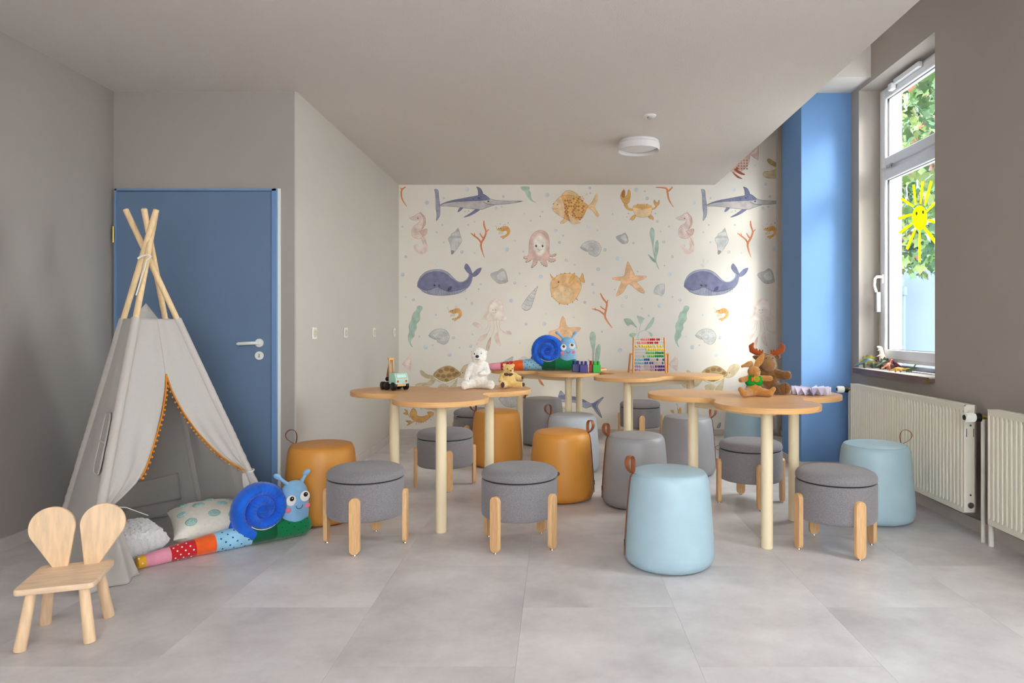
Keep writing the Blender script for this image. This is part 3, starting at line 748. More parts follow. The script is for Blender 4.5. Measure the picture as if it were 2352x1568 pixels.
def skirt(side):
    b = MB(); A, B = pp('FL', 0), pp('FR', 0); nrm = Vector(((B-A).y, -(B-A).x, 0)).normalized()
    def f(u, v):
        z = 0.003+(0.335-0.003)*u
        wd = 0.05+(0.19 if side < 0 else 0.10)*(1-u)**0.75
        s = wd*v if side < 0 else 1-wd*v
        p = pp('FL', z).lerp(pp('FR', z), s)
        return p+nrm*(0.014*math.sin(v*11+1.0)*(1-u)**0.6+0.03*math.sin(PI*v)*(1-u)+0.012*noise.noise((v*4, z*6, side*2)))
    b.grid(f, 26, 30); return b.build('hanging_skirt', M_linen, tp, thick=0.0015)
skirt(-1); skirt(1)
M_pom = mat('orange_pompom', (214, 130, 22), 0.95, 0.05, vary=0.12, vscale=200, sheen=0.3)
b = MB(); nrm = Vector(((pp('FR', 0)-pp('FL', 0)).y, -(pp('FR', 0)-pp('FL', 0)).x, 0)).normalized()
for fn, side, zend in ((EL, -1, 0.42), (ER, 1, 0.35)):
    zz = [0.885-(0.885-zend)*i/60 for i in range(61)]
    pts = []
    for z in zz:
        u = (z-0.335)/(0.88-0.335); g = max(0, 1-u)**1.6
        pts.append(pp('FL', z).lerp(pp('FR', z), fn(min(z, 0.88)))+nrm*(0.010*math.sin(15+u*2.0)*g*1.35+0.020*g+0.005))
    b.tube(pts, (0.0022, 0.0050), 6, flat=tuple(nrm)) if False else b.tube(pts, 0.0034, 6)
    acc = 0; last = pts[0]
    for i in range(1, len(pts)):
        acc += (pts[i]-pts[i-1]).length
        if acc > 0.021:
            acc = 0; q = pts[i]+Vector((0.006*(-side), 0.0, -0.011))
            b.tube([pts[i], q], 0.0011, 5, caps=False); b.ball(q, 0.0060, seg=8, rings=6)
o = b.build('pompom_trim', M_pom, tp); o['kind'] = 'stuff'; o['label'] = 'orange pompom trim'
# mesh window in the side panel, inner pocket, ties and cord
def on_side(s, z, off): 
    A, B = pp('BL', z), pp('FL', z); e = B-A; nn = Vector((e.y, -e.x, 0)).normalized(); return A.lerp(B, s)+nn*(off+0.012*math.sin(PI*s))
M_mesh = mat('window_netting', (186, 180, 176), 0.9, 0.1, vary=0.2, vscale=400)
b = MB(); n = 28; ringo = []
for i in range(n):
    a = 2*PI*i/n; ringo.append(on_side(0.80+0.085*max(-1, min(1, 1.25*math.cos(a))), 0.58+0.135*max(-1, min(1, 1.2*math.sin(a))), 0.012))
b._add(ringo, [list(range(n))]); b.build('net_window', M_mesh, tp)
MB().tube(ringo, 0.004, 6, closed=True).build('window_binding', M_linen, tp)
MB().tube([on_side(0.715, 0.585, 0.014), on_side(0.885, 0.585, 0.014)], 0.004, 6).build('window_bar', M_linen, tp)
def on_back(s, z, off):
    A, B = pp('BL', z), pp('BR', z); e = B-A; nn = Vector((e.y, -e.x, 0)).normalized(); return A.lerp(B, s)+nn*off
MB().grid(lambda u, v: on_back(0.14+0.70*v, 0.10+0.17*u-0.012*math.sin(PI*v)*u, 0.022+0.016*u*math.sin(PI*v)), 10, 20).build('pocket', M_linen, tp, thick=0.002)
M_cord = mat('white_cord', (232, 228, 222), 0.9, 0.1)
for k_ in ('FL', 'FR'):
    c_ = pp(k_, 0.335); r_ = [c_+Vector((0.028*math.cos(2*PI*i/20), 0.028*math.sin(2*PI*i/20), 0.004*math.sin(4*PI*i/20))) for i in range(20)]
    MB().tube(r_, 0.004, 8, closed=True).build('tie_band', M_cord, tp)
c_ = pp('FL', 0.335)+nrm*0.025; MB().tube([c_, c_+Vector((0.03, 0.10, -0.03)), c_+Vector((0.06, 0.22, -0.10))], 0.0022, 6).build('tie_end', M_cord, tp)
xc = pp('FL', 1.47)
w_ = [xc+Vector((0.03*math.cos(t_*0.9), -0.012-0.022*abs(math.sin(t_*0.45)), 0.012*math.sin(t_*1.3)+0.01)) for t_ in range(8)]
w_ += [xc+Vector((0.026, -0.048, -0.01)), xc+Vector((0.028, -0.066, -0.05)), xc+Vector((0.024, -0.086, -0.10)), xc+Vector((0.020, -0.108, -0.16)), xc+Vector((0.018, -0.120, -0.19))]
MB().tube(w_, 0.0036, 6).build('lashing_cord', M_cord, tp)
# ------------------------------------------------------------------ printed sea creatures on the wallpaper (flat print, thin layers on the paper)
PAPER = lin((203, 192, 178))
def pm_col(name, c):
    a = tuple(min(0.9, 0.97*w_*l/p_) for l, p_, w_ in zip(lin(c), PAPER, lin((236, 228, 217))))
    l_ = 0.3*a[0]+0.59*a[1]+0.11*a[2]; k_ = 0.35 if name.startswith('bub') else (0.5 if name.startswith('grey') else 0.06)
    a = tuple(v*(1-k_)+l_*k_ for v in a)
    if name.startswith('bub'): a = tuple(v*0.7+0.8*0.3 for v in a)
    return mat('print_'+name, a, 0.75, 0.2, vary=0.13, vscale=16, linear=True, detail=5)
PC = {k_: pm_col(k_, c) for k_, c in dict(
    navy=(112, 110, 132), navyd=(80, 80, 104), bluel=(150, 148, 158), swb=(172, 162, 156), outl=(96, 92, 106), pinkl=(204, 180, 166), pink=(196, 164, 148), pinkd=(160, 116, 98),
    grey=(168, 160, 152), greyl=(188, 180, 168), greyd=(136, 128, 122), coral=(196, 120, 78), corald=(160, 84, 52), coralr=(150, 78, 56), ochre=(200, 150, 84), ochrel=(208, 176, 134), ochred=(160, 104, 48),
    green=(156, 172, 152), greend=(132, 152, 134), star=(216, 168, 126), stard=(190, 132, 92), bub=(172, 180, 182), bubd=(126, 138, 144), bubl=(184, 184, 180), dark=(60, 48, 44), blush=(212, 194, 180), face=(212, 198, 182),
    turtle=(170, 140, 96), turtlel=(186, 166, 130), turtled=(140, 108, 66), cream=(222, 206, 182), fish=(208, 164, 112), yel=(210, 168, 104)).items()}
WX0, WX1 = -1.63, 2.284
PERIOD = 612.5
def spl(pts, n=5, closed=True):
    out = []; N_ = len(pts)
    for i in range(N_ if closed else N_-1):
        p0, p1, p2, p3 = (pts[(i-1) % N_] if closed or i > 0 else pts[0]), pts[i], pts[(i+1) % N_], (pts[(i+2) % N_] if closed or i+2 < N_ else pts[-1])
        for j in range(n):
            t = j/n; t2 = t*t; t3 = t2*t
            out.append(tuple(0.5*((2*p1[q])+(-p0[q]+p2[q])*t+(2*p0[q]-5*p1[q]+4*p2[q]-p3[q])*t2+(-p0[q]+3*p1[q]-3*p2[q]+p3[q])*t3) for q in range(len(p1))))
    if not closed: out.append(tuple(pts[-1]))
    return out
def clipx(poly, xm, keep):
    out = []; n = len(poly)
    for i in range(n):
        a, b_ = poly[i], poly[(i+1) % n]; ia, ib = keep(a[0]), keep(b_[0])
        if ia: out.append(a)
        if ia != ib:
            t = (xm-a[0])/(b_[0]-a[0]); out.append((xm, a[1]+(b_[1]-a[1])*t))
    return out
class Art:
    def __init__(s, ox, oy, sc, dx=0, dy=0): s.o = (ox+dx, oy+dy, sc); s.b = MB(); s.layer = 0; s.n = 0
    def W(s, p): return ((s.o[0]+p[0]*s.o[2]-1277)/F*YB, 1.12-(s.o[1]+p[1]*s.o[2]-752)/F*YB)
    def poly(s, pts):
        q = clipx(clipx(pts, WX1, lambda x: x < WX1), WX0, lambda x: x > WX0)
        if len(q) < 3: return
        d_ = YB-0.0006-0.00012*s.layer; s.n += 1
        tri = tessellate_polygon([[Vector((x, z, 0)) for x, z in q]])
        s.b._add([(x, d_, z) for x, z in q], [list(t) for t in tri])
    def fill(s, pts, col, smooth=True, outline=None, ow=5):
        s.b.use(PC[col]); s.layer += 1
        pp_ = spl(pts) if smooth else pts
        s.poly([s.W(p) for p in pp_])
        if outline: s.line(list(pts)+[pts[0]], ow, outline, smooth)
        return s
    def line(s, pts, wd, col, smooth=True):
        s.b.use(PC[col]); s.layer += 1
        if not hasattr(wd, '__len__'): wd = [wd]*len(pts)
        q = [(p[0], p[1], w) for p, w in zip(pts, wd)]
        if smooth and len(q) > 2: q = spl(q, 4, False)
        n = len(q); L = []; R = []
        for i in range(n):
            a = q[max(0, i-1)]; c = q[min(n-1, i+1)]; tx, ty = c[0]-a[0], c[1]-a[1]; l = math.hypot(tx, ty) or 1
            L.append((q[i][0]-ty/l*q[i][2]/2, q[i][1]+tx/l*q[i][2]/2)); R.append((q[i][0]+ty/l*q[i][2]/2, q[i][1]-tx/l*q[i][2]/2))
        for i in range(n-1):
            s.poly([s.W(p) for p in (L[i], L[i+1], R[i+1], R[i])])
        return s
    def dot(s, x, y, r, col, ry=None):
        s.b.use(PC[col]); s.layer += 1; n = 14; ry = ry or r
        s.poly([s.W((x+r*math.cos(2*PI*i/n), y+ry*math.sin(2*PI*i/n))) for i in range(n)]); return s
    def done(s, name, label=None):
        if not s.n: s.b.bm.free(); return
        o = s.b.build(name, None, wall_back, smooth=False)
        if label: o['label'] = label
        return o
S1 = 330/2352; Z1 = (910, 420, S1); Z2 = (1200, 420, S1); Z3 = (1500, 290, S1); Z4 = (910, 620, S1); Z5 = (1200, 600, S1); Z7 = (900, 800, 340/2352)

def swordfish(dx):
    a = Art(*Z1, dx)
    a.fill([(628, 108), (670, 108), (692, 140), (700, 250), (718, 365), (718, 510), (690, 580), (655, 618), (665, 520), (650, 400), (645, 220)], 'bluel', outline='outl')
    for i in range(16): y = 150+i*28; a.line([(648+i, y), (698+i, y+38 if i < 8 else y-30)], 4, 'outl', False)
    a.fill([(1315, 65), (1360, 78), (1395, 110), (1420, 190), (1350, 210), (1340, 120)], 'navy', outline='navyd')
    a.fill([(1100, 405), (1060, 450), (1008, 475), (1045, 405)], 'navy', outline='outl', ow=4)
    a.fill([(1380, 430), (1300, 490), (1200, 540), (1105, 562), (1200, 505), (1310, 428)], 'navy', outline='outl', ow=4)
    body = [(715, 365), (780, 330), (900, 290), (1080, 255), (1345, 205), (1420, 185), (1470, 205), (1530, 255), (1640, 285), (1800, 295), (2050, 298), (2050, 303), (1900, 335), (1700, 352), (1600, 365), (1500, 400), (1390, 435), (1200, 420), (1000, 395), (850, 380), (720, 378)]
    a.fill(body, 'swb', outline='outl')
    a.fill([(715, 362), (780, 330), (900, 290), (1080, 255), (1345, 205), (1420, 186), (1475, 210), (1530, 258), (1500, 278), (1350, 290), (1150, 300), (960, 310), (800, 335)], 'navy', outline='navyd')
    a.line([(1425, 312), (1500, 348), (1610, 362)], 7, 'navyd'); a.dot(1508, 302, 13, 'dark').line([(1465, 278), (1490, 255)], 7, 'navyd')
    a.line([(1990, 300), (2050, 300)], 12, 'navyd', False)
    for x, y, r in ((1145, 275, 8), (1265, 262, 10), (1295, 246, 7), (1355, 248, 15), (1388, 228, 12)): a.dot(x, y, r, 'navyd')
    a.done('swordfish_print')
def whale(dx):
    a = Art(*Z4, dx)
    a.fill([(1245, 65), (1180, 50), (1130, -10), (1120, -55), (1150, -105), (1205, -40), (1245, 55)], 'navy', outline='navyd')
    a.fill([(1240, 70), (1320, -10), (1385, -35), (1393, -15), (1360, 50), (1300, 100), (1245, 105)], 'navy', outline='navyd')
    body = [(348, 270), (360, 180), (420, 80), (520, 15), (640, -8), (760, 0), (860, 50), (930, 120), (1000, 180), (1070, 195), (1140, 165), (1185, 110), (1195, 65), (1250, 75), (1248, 120), (1230, 200), (1180, 280), (1080, 350), (960, 395), (800, 415), (640, 412), (520, 390), (430, 345), (390, 305)]
    a.fill(body, 'bluel', outline='navyd')
    a.fill([(352, 268), (366, 190), (430, 100), (530, 40), (640, 18), (750, 28), (840, 72), (920, 140), (1000, 192), (1075, 204), (1150, 172), (1195, 115), (1215, 70), (1245, 80), (1240, 130), (1222, 200), (1175, 272), (1060, 318), (930, 345), (840, 350), (760, 320), (700, 292), (640, 295), (560, 325), (470, 330), (390, 300)], 'navy')
    for i in range(28):
        x = 430+i*26; t = i/27; y0 = 325-25*math.exp(-((x-680)/70)**2)+12*math.exp(-((x-840)/60)**2)-(max(0, x-980)*0.19); y1 = 350+65*math.sin(PI*min(1, (x-390)/800))**0.7-max(0, x-1000)*0.12
        if y1 > y0+8: a.line([(x, y0), (x+6, (y0+y1)/2), (x-4, y1)], 4, 'navyd')
    a.line([(350, 275), (400, 305), (480, 330), (560, 323), (620, 295)], 5, 'navyd').line([(700, 292), (760, 320), (850, 352), (960, 346), (1080, 312), (1180, 275)], 5, 'navyd')
    a.fill([(910, 265), (905, 310), (870, 345), (835, 340), (850, 300), (885, 270)], 'navyd')
    a.dot(632, 248, 18, 'dark').dot(638, 242, 6, 'swb').dot(705, 255, 19, 'navyd').line([(620, 192), (650, 190)], 7, 'navyd', False)
    for p_ in (((660, -190), (676, -150), (682, -110)), ((742, -152), (718, -120), (700, -92)), ((632, -105), (656, -75), (672, -40))): a.line(p_, [4, 22, 3], 'bubl')
    a.done('whale_print')
def seahorse(dx):
    a = Art(*Z1, dx)
    a.line([(425, 860), (462, 960), (480, 1050), (455, 1110), (395, 1125), (335, 1090), (302, 1035), (335, 1008), (360, 1035), (338, 1060)], [90, 76, 78, 84, 80, 66, 36, 22, 18, 10], 'pinkl')
    a.fill([(400, 480), (440, 525), (472, 560), (482, 640), (472, 690), (425, 755), (430, 690), (445, 620), (420, 560), (375, 505)], 'pink', outline='pinkd', ow=4)
    a.fill([(212, 572), (300, 540), (360, 495), (400, 500), (440, 560), (450, 640), (440, 700), (420, 770), (445, 860), (400, 905), (350, 910), (285, 890), (258, 830), (258, 770), (285, 715), (330, 680), (375, 645), (385, 600), (330, 612), (260, 600)], 'pinkl', outline='pinkd', ow=4)
    a.fill([(375, 790), (430, 770), (505, 752), (495, 830), (465, 860), (430, 840)], 'pink', outline='pinkd', ow=4)
    for i in range(8): y = 700+i*26; a.line([(265+abs(i-3.5)*8, y), (330, y+18)], 4, 'pinkd', False)
    a.line([(375, 790), (430, 860), (470, 940), (505, 1030)], 5, 'pinkd').dot(356, 580, 9, 'dark').line([(285, 560), (300, 566)], 4, 'pinkd', False)
    a.done('seahorse_print')
def conch(dx):
    a = Art(*Z1, dx)
    a.fill([(1012, 735), (1030, 780), (1050, 860), (1072, 920), (1060, 980), (1000, 1070), (950, 1140), (905, 1170), (900, 1110), (890, 1020), (858, 940), (858, 900), (900, 860), (905, 835), (970, 795)], 'greyl', outline='greyd')
    a.fill([(1012, 735), (1030, 790), (970, 800)], 'grey').fill([(862, 900), (920, 905), (1060, 900), (1040, 870), (930, 860), (900, 860)], 'grey').fill([(900, 1105), (950, 1112), (940, 1145), (905, 1170)], 'greyd')
    for x in (900, 925, 950, 975, 1000, 1025): a.line([(x, 925), (x-10+(x-960)*-0.15, 1085)], 5, 'grey', False)
    a.done('conch_print')
def coral_a(dx, dy=0, base=Z1):
    a = Art(*base, dx, dy)
    a.line([(1445, 1222), (1400, 1090), (1390, 990), (1440, 900), (1470, 800), (1440, 700), (1435, 620)], [8, 25, 32, 30, 28, 27, 16], 'coral')
    a.line([(1390, 985), (1350, 920), (1270, 860), (1220, 820)], [28, 26, 22, 12], 'coral').line([(1288, 860), (1275, 820)], [18, 10], 'coral', False)
    a.line([(1425, 905), (1390, 860), (1370, 820)], [26, 22, 14], 'coral').line([(1462, 815), (1515, 760)], [24, 12], 'coral', False)
    for x, y in ((1435, 640), (1440, 680), (1450, 720), (1440, 890), (1430, 930), (1400, 1000), (1300, 875), (1250, 845)): a.dot(x, y, 5, 'corald')
    a.done('coral_print')
def coral_b():
    a = Art(*Z5)
    a.line([(1470, 1090), (1390, 980), (1350, 890), (1370, 780), (1380, 690), (1320, 610), (1275, 520)], [8, 25, 34, 30, 28, 26, 16], 'coral')
    a.line([(1345, 875), (1260, 810), (1190, 790), (1135, 775)], [28, 24, 20, 9], 'coral').line([(1200, 790), (1185, 760)], [16, 10], 'coral', False)
    a.line([(1355, 795), (1300, 760), (1275, 730)], [24, 20, 13], 'coral').line([(1378, 695), (1400, 630)], [22, 14], 'coral', False)
    a.done('coral_print')
    a = Art(*Z1); a.line([(175, 388), (110, 290), (85, 200), (95, 110), (155, 68)], [8, 22, 26, 26, 18], 'coral').line([(95, 115), (72, 80)], [20, 14], 'coral', False); a.done('coral_print')
    a = Art(*Z3); a.line([(335, 1325), (260, 1200), (235, 1080), (210, 1015), (45, 998)], [8, 24, 30, 30, 12], 'coral').line([(250, 1065), (320, 995)], [26, 18], 'coral', False); a.done('coral_print')
def shrimp(dx, dy=0):
    a = Art(*Z1, dx, dy)
    a.line([(1640, 771), (1680, 760), (1730, 760), (1790, 742), (1832, 770), (1838, 820), (1805, 862), (1780, 880)], [4, 36, 74, 80, 66, 50, 38, 20], 'ochre')
    a.fill([(1805, 850), (1775, 900), (1740, 914), (1745, 898), (1706, 890), (1720, 872), (1765, 862)], 'ochre', outline='ochred', ow=3)
    for i in range(5): x = 1688+i*16; a.line([(x, 800), (x-9, 845-i*3)], 4, 'ochred', False)
    a.line([(1640, 755), (1645, 720), (1620, 695)], 3, 'ochred').line([(1750, 700), (1775, 672), (1795, 690)], 3, 'ochred').dot(1678, 744, 6, 'dark').dot(1710, 746, 7, 'dark')
    for x in (1770, 1800, 1826): a.line([(x, 705), (x-6, 780)], 3, 'ochred', False)
    a.done('shrimp_print')
def octopus():
    a = Art(*Z2)
    a.fill([(105, 1170), (108, 1000), (125, 920), (175, 830), (250, 782), (320, 776), (390, 810), (430, 880), (442, 1000), (440, 1140), (470, 1180), (540, 1155), (550, 1180), (500, 1210), (440, 1205), (450, 1235), (540, 1245), (535, 1280), (470, 1298), (400, 1255), (390, 1275), (410, 1350), (390, 1368), (340, 1350), (290, 1280), (255, 1270), (230, 1330), (170, 1385), (140, 1380), (165, 1320), (175, 1250), (130, 1270), (70, 1300), (45, 1290), (80, 1250), (25, 1238), (25, 1200), (70, 1200)], 'pink', outline='pinkd', ow=4)
    a.dot(285, 1010, 118, 'pinkl', 190).dot(285, 1020, 95, 'face', 160)
    a.dot(225, 1030, 16, 'dark', 20).dot(330, 1032, 16, 'dark', 19).dot(229, 1024, 5, 'cream').dot(334, 1026, 5, 'cream').line([(248, 1080), (285, 1103), (325, 1078)], 6, 'pinkd').line([(205, 985), (225, 976)], 4, 'pinkd', False).line([(330, 976), (350, 985)], 4, 'pinkd', False)
    for x, y in ((30, 1230), (55, 1242), (75, 1240), (70, 1298), (105, 1290), (128, 1275), (205, 1355), (222, 1325), (232, 1300), (162, 1382), (302, 1310), (318, 1335), (345, 1355), (385, 1362), (455, 1205), (485, 1208), (520, 1196), (548, 1180), (435, 1288), (470, 1294), (505, 1288), (530, 1270)): a.dot(x, y, 6, 'dark')
    a.done('octopus_print')
def goldfish():
    a = Art(*Z2)
    a.fill([(1070, 375), (1130, 330), (1180, 230), (1205, 182), (1225, 200), (1225, 280), (1185, 370), (1190, 420), (1245, 510), (1245, 545), (1215, 545), (1150, 460), (1075, 400)], 'ochrel', outline='ochre', ow=6)
    for p_ in (((1085, 380), (1215, 210)), ((1090, 390), (1180, 400)), ((1090, 395), (1230, 530))): a.line(p_, 5, 'ochre', False)
    a.fill([(690, 580), (640, 630), (620, 655), (680, 660), (730, 600)], 'ochrel', outline='ochred', ow=3)
    a.fill([(640, 215), (700, 140), (770, 122), (850, 150), (920, 210), (940, 265), (800, 260)], 'ochrel', outline='ochred', ow=4)
    for i in range(12): a.line([(665+i*22, 200-50*math.sin(PI*(i+2)/15)), (680+i*20, 225)], 4, 'ochre', False)
    a.fill([(487, 405), (520, 330), (580, 260), (640, 215), (740, 195), (850, 215), (940, 262), (1000, 310), (1072, 372), (1050, 430), (1000, 540), (960, 590), (900, 610), (820, 622), (740, 612), (690, 580), (620, 545), (540, 490), (500, 440)], 'ochre', outline='ochred', ow=4)
    a.fill([(489, 405), (522, 330), (580, 262), (625, 235), (660, 300), (688, 400), (690, 500), (670, 568), (600, 533), (530, 478)], 'ochrel')
    r2 = random.Random(5)
    for i in range(13):
        for j in range(9):
            x = 700+j*40+(i % 2)*20; y = 230+i*31
            if x > 1050-abs(y-370)*0.42 or x < 700+max(0, (y-520))*0.5 or y > 605: continue
            a.dot(x, y, 15, 'ochred' if r2.random() < 0.45 else 'yel', 12)
    a.fill([(750, 500), (790, 520), (860, 600), (940, 650), (920, 668), (830, 665), (770, 600)], 'ochrel', outline='ochre', ow=5)
    a.dot(508, 346, 7, 'dark').dot(575, 360, 9, 'dark').line([(495, 425), (540, 432), (580, 420)], 5, 'ochred')
    a.done('goldfish_print')
def crab():
    a = Art(*Z2)
    a.line([(1690, 325), (1695, 370), (1735, 425), (1810, 440)], [72, 60, 44, 38], 'ochre').line([(2195, 378), (2165, 415), (2115, 430)], [30, 26, 26], 'ochre')
    a.fill([(1660, 105), (1680, 140), (1680, 225), (1715, 190), (1735, 112), (1765, 150), (1768, 210), (1735, 330), (1655, 325), (1615, 260), (1605, 210), (1625, 150)], 'ochre', outline='ochred', ow=5)
    a.fill([(1660, 112), (1674, 150), (1668, 240), (1620, 220), (1630, 150)], 'ochred')
    a.fill([(2160, 275), (2148, 310), (2165, 360), (2200, 378), (2235, 345), (2238, 280), (2215, 320), (2190, 320)], 'ochre', outline='ochred', ow=5)
    a.fill([(1860, 525), (1800, 545), (1755, 605), (1785, 590), (1793, 617), (1835, 585)], 'ochre', outline='ochred', ow=4).fill([(2050, 545), (2090, 520), (2140, 560), (2138, 608), (2115, 585), (2090, 588)], 'ochre', outline='ochred', ow=4)
    a.fill([(1805, 420), (1830, 370), (1960, 348), (2090, 365), (2122, 410), (2115, 470), (2080, 540), (1980, 562), (1880, 550), (1840, 510)], 'ochrel', outline='ochred', ow=4)
    a.dot(1965, 392, 150, 'ochre', 34).line([(1882, 340), (1888, 362)], 8, 'ochred', False).line([(2042, 340), (2034, 362)], 8, 'ochred', False).line([(1950, 432), (1962, 440), (1975, 432)], 4, 'ochred')
    for y in (455, 490): a.line([(1830, y-20), (1880, y)], 5, 'ochre', False).line([(2100, y-20), (2040, y)], 5, 'ochre', False)
    a.done('crab_print')
def ammonite(dx, dy=0):
    a = Art(*Z2, dx, dy)
    a.fill([(948, 1055), (1000, 990), (1080, 952), (1170, 948), (1240, 980), (1285, 1050), (1280, 1120), (1240, 1185), (1180, 1202), (1110, 1170), (1075, 1125), (1020, 1110), (970, 1080)], 'greyl', outline='greyd')
    a.fill([(950, 1052), (1010, 1065), (1065, 1105), (1060, 1122), (1000, 1100)], 'grey', outline='greyd', ow=4)
    for i in range(15):
        t = -2.6+i*0.33; a.line([(1130+72*math.cos(t), 1080+68*math.sin(t)), (1140+118*math.cos(t), 1078+105*math.sin(t))], [4, 12], 'grey', False)
    a.dot(1130, 1080, 52, 'grey', 48).dot(1132, 1080, 44, 'greyl', 40).line([(1105, 1075), (1130, 1050), (1160, 1080), (1135, 1110), (1112, 1092)], 5, 'greyd')
    a.done('ammonite_print')
def seaweed():
    a = Art(*Z2)
    a.fill([(2110, 730), (2150, 760), (2160, 850), (2150, 950), (2142, 1080), (2170, 1200), (2182, 1260), (2202, 1320), (2236, 1415), (2190, 1330), (2150, 1170), (2125, 1000), (2100, 900), (2085, 810)], 'green', outline='greend', ow=4)
    a.fill([(2208, 935), (2225, 980), (2222, 1100), (2195, 1220), (2185, 1290), (2165, 1200), (2165, 1080), (2180, 980)], 'green', outline='greend', ow=4).fill([(2055, 1165), (2120, 1215), (2170, 1260), (2195, 1310), (2130, 1280), (2085, 1220)], 'greend')
    a.done('seaweed_print')
    a = Art(*Z1); a.fill([(2040, 62), (2175, 62), (2180, 120), (2205, 160), (2210, 230), (2240, 290), (2300, 318), (2220, 300), (2150, 230), (2110, 150), (2060, 110)], 'green'); a.done('seaweed_print')
    a = Art(*Z5); a.fill([(1130, 1155), (1180, 1170), (1195, 1240), (1185, 1400), (1165, 1600), (1190, 1700), (1150, 1650), (1140, 1450), (1100, 1250)], 'green', outline='greend', ow=4).fill([(1250, 1355), (1275, 1400), (1262, 1560), (1220, 1680), (1190, 1640), (1200, 1450)], 'green', outline='greend', ow=4).fill([(1075, 1600), (1110, 1630), (1160, 1720), (1100, 1680)], 'green'); a.done('seaweed_print')
    a = Art(*Z5)
    for p_ in (((1870, 1085), (1880, 1180), (1900, 1290)), ((1935, 1020), (1915, 1120), (1890, 1230)), ((2010, 1130), (1930, 1150), (1895, 1220)), ((2060, 1155), (1990, 1130), (1920, 1160))): a.line(p_, 6, 'green')
    a.fill([(1660, 950), (1740, 935), (1800, 980), (1872, 1085), (1780, 1030), (1720, 1055)], 'green', outline='greend', ow=3).fill([(1880, 890), (1995, 930), (1970, 970), (1935, 1022), (1900, 960)], 'green', outline='greend', ow=3).fill([(2140, 920), (2155, 950), (2110, 1060), (2005, 1132), (2050, 1050)], 'green', outline='greend', ow=3).fill([(1745, 1200), (1800, 1170), (1868, 1190), (1820, 1240), (1780, 1240)], 'green').fill([(2060, 1155), (2130, 1185), (2110, 1235)], 'green')
    a.done('sea_plant_print')
def wavyweed(dx):
    a = Art(*Z4, dx)
    a.fill([(385, 582), (425, 600), (425, 640), (395, 690), (385, 740), (390, 800), (370, 840), (330, 890), (335, 950), (300, 1020), (298, 1080), (245, 1150), (240, 1200), (268, 1262), (230, 1220), (200, 1150), (195, 1080), (215, 1000), (205, 930), (225, 860), (250, 820), (260, 760), (285, 700), (330, 660), (345, 600)], 'green', outline='greend', ow=3)
    a.done('seaweed_print')
def puffer():
    a = Art(*Z5)
    a.fill([(925, 295), (960, 240), (980, 195), (1000, 230), (1005, 270), (1018, 320), (1010, 355), (960, 325)], 'ochre', outline='ochred', ow=4)
    for x, y, tx, ty in ((565, 245, 562, 220), (625, 215, 632, 190), (690, 200, 700, 180), (770, 200, 782, 170), (875, 245, 898, 235), (880, 610, 914, 646), (820, 655, 826, 688), (740, 695, 738, 722), (605, 685, 600, 716), (485, 570, 468, 586)): a.line([(x, y), (tx, ty)], [16, 3], 'ochred', False)
    a.fill([(460, 450), (465, 340), (520, 280), (600, 220), (700, 198), (800, 205), (880, 240), (940, 300), (965, 390), (945, 480), (890, 590), (820, 660), (720, 700), (620, 690), (530, 620), (480, 560)], 'fish', outline='ochred', ow=4)
    a.dot(670, 540, 160, 'ochrel', 130)
    a.fill([(450, 200), (500, 260), (535, 280), (505, 310), (470, 260)], 'ochre', outline='ochred', ow=3).fill([(855, 185), (857, 240), (830, 300), (765, 362), (760, 330), (800, 240)], 'ochre', outline='ochred', ow=3)
    r2 = random.Random(8)
    for i in range(46):
        x, y = r2.uniform(560, 940), r2.uniform(230, 600)
        if (x-710)**2/240**2+(y-440)**2/235**2 < 0.9: a.dot(x, y, 8, 'ochre', 5)
    a.dot(592, 340, 11, 'dark').line([(480, 435), (540, 430), (600, 380)], 5, 'ochred').line([(722, 415), (745, 430), (775, 432)], 4, 'ochre')
    a.done('pufferfish_print')
def starfish():
    a = Art(*Z5)
    a.fill([(1722, 2), (1760, 60), (1830, 205), (1842, 235), (1960, 235), (2035, 248), (1970, 295), (1880, 330), (1888, 360), (1970, 450), (2000, 515), (1950, 515), (1850, 450), (1745, 370), (1690, 430), (1640, 510), (1555, 565), (1537, 550), (1580, 440), (1615, 330), (1540, 310), (1465, 282), (1540, 260), (1660, 240), (1690, 120)], 'star', outline='stard', ow=5)
    a.line([(1720, 270), (1738, 276), (1752, 264)], 5, 'stard').line([(1788, 262), (1802, 268), (1815, 254)], 5, 'stard').line([(1742, 298), (1765, 310), (1785, 294)], 5, 'stard')
    r2 = random.Random(2)
    for i in range(30): t = r2.random(); x, y = r2.choice(((1725+r2.uniform(-20, 30), 60+130*t), (1500+90*t, 285+r2.uniform(-12, 15)), (1570+40*t, 530-90*t), (1890+100*t, 270-10*t), (1900+60*t, 430+50*t))); a.dot(x, y, 5, 'stard')
    a.done('starfish_print')
    a = Art(*Z5)
    a.fill([(655, 893), (690, 940), (735, 1070), (850, 1080), (945, 1085), (920, 1140), (825, 1225), (850, 1290), (895, 1400), (885, 1420), (800, 1370), (660, 1320), (540, 1400), (440, 1480), (470, 1350), (490, 1260), (430, 1160), (590, 1100), (620, 990)], 'star', outline='stard', ow=5)
    a.line([(608, 1140), (632, 1148), (655, 1130)], 6, 'stard').line([(695, 1142), (710, 1144), (720, 1122)], 6, 'stard').line([(645, 1182), (670, 1195), (692, 1176)], 6, 'stard')
    a.done('starfish_print')
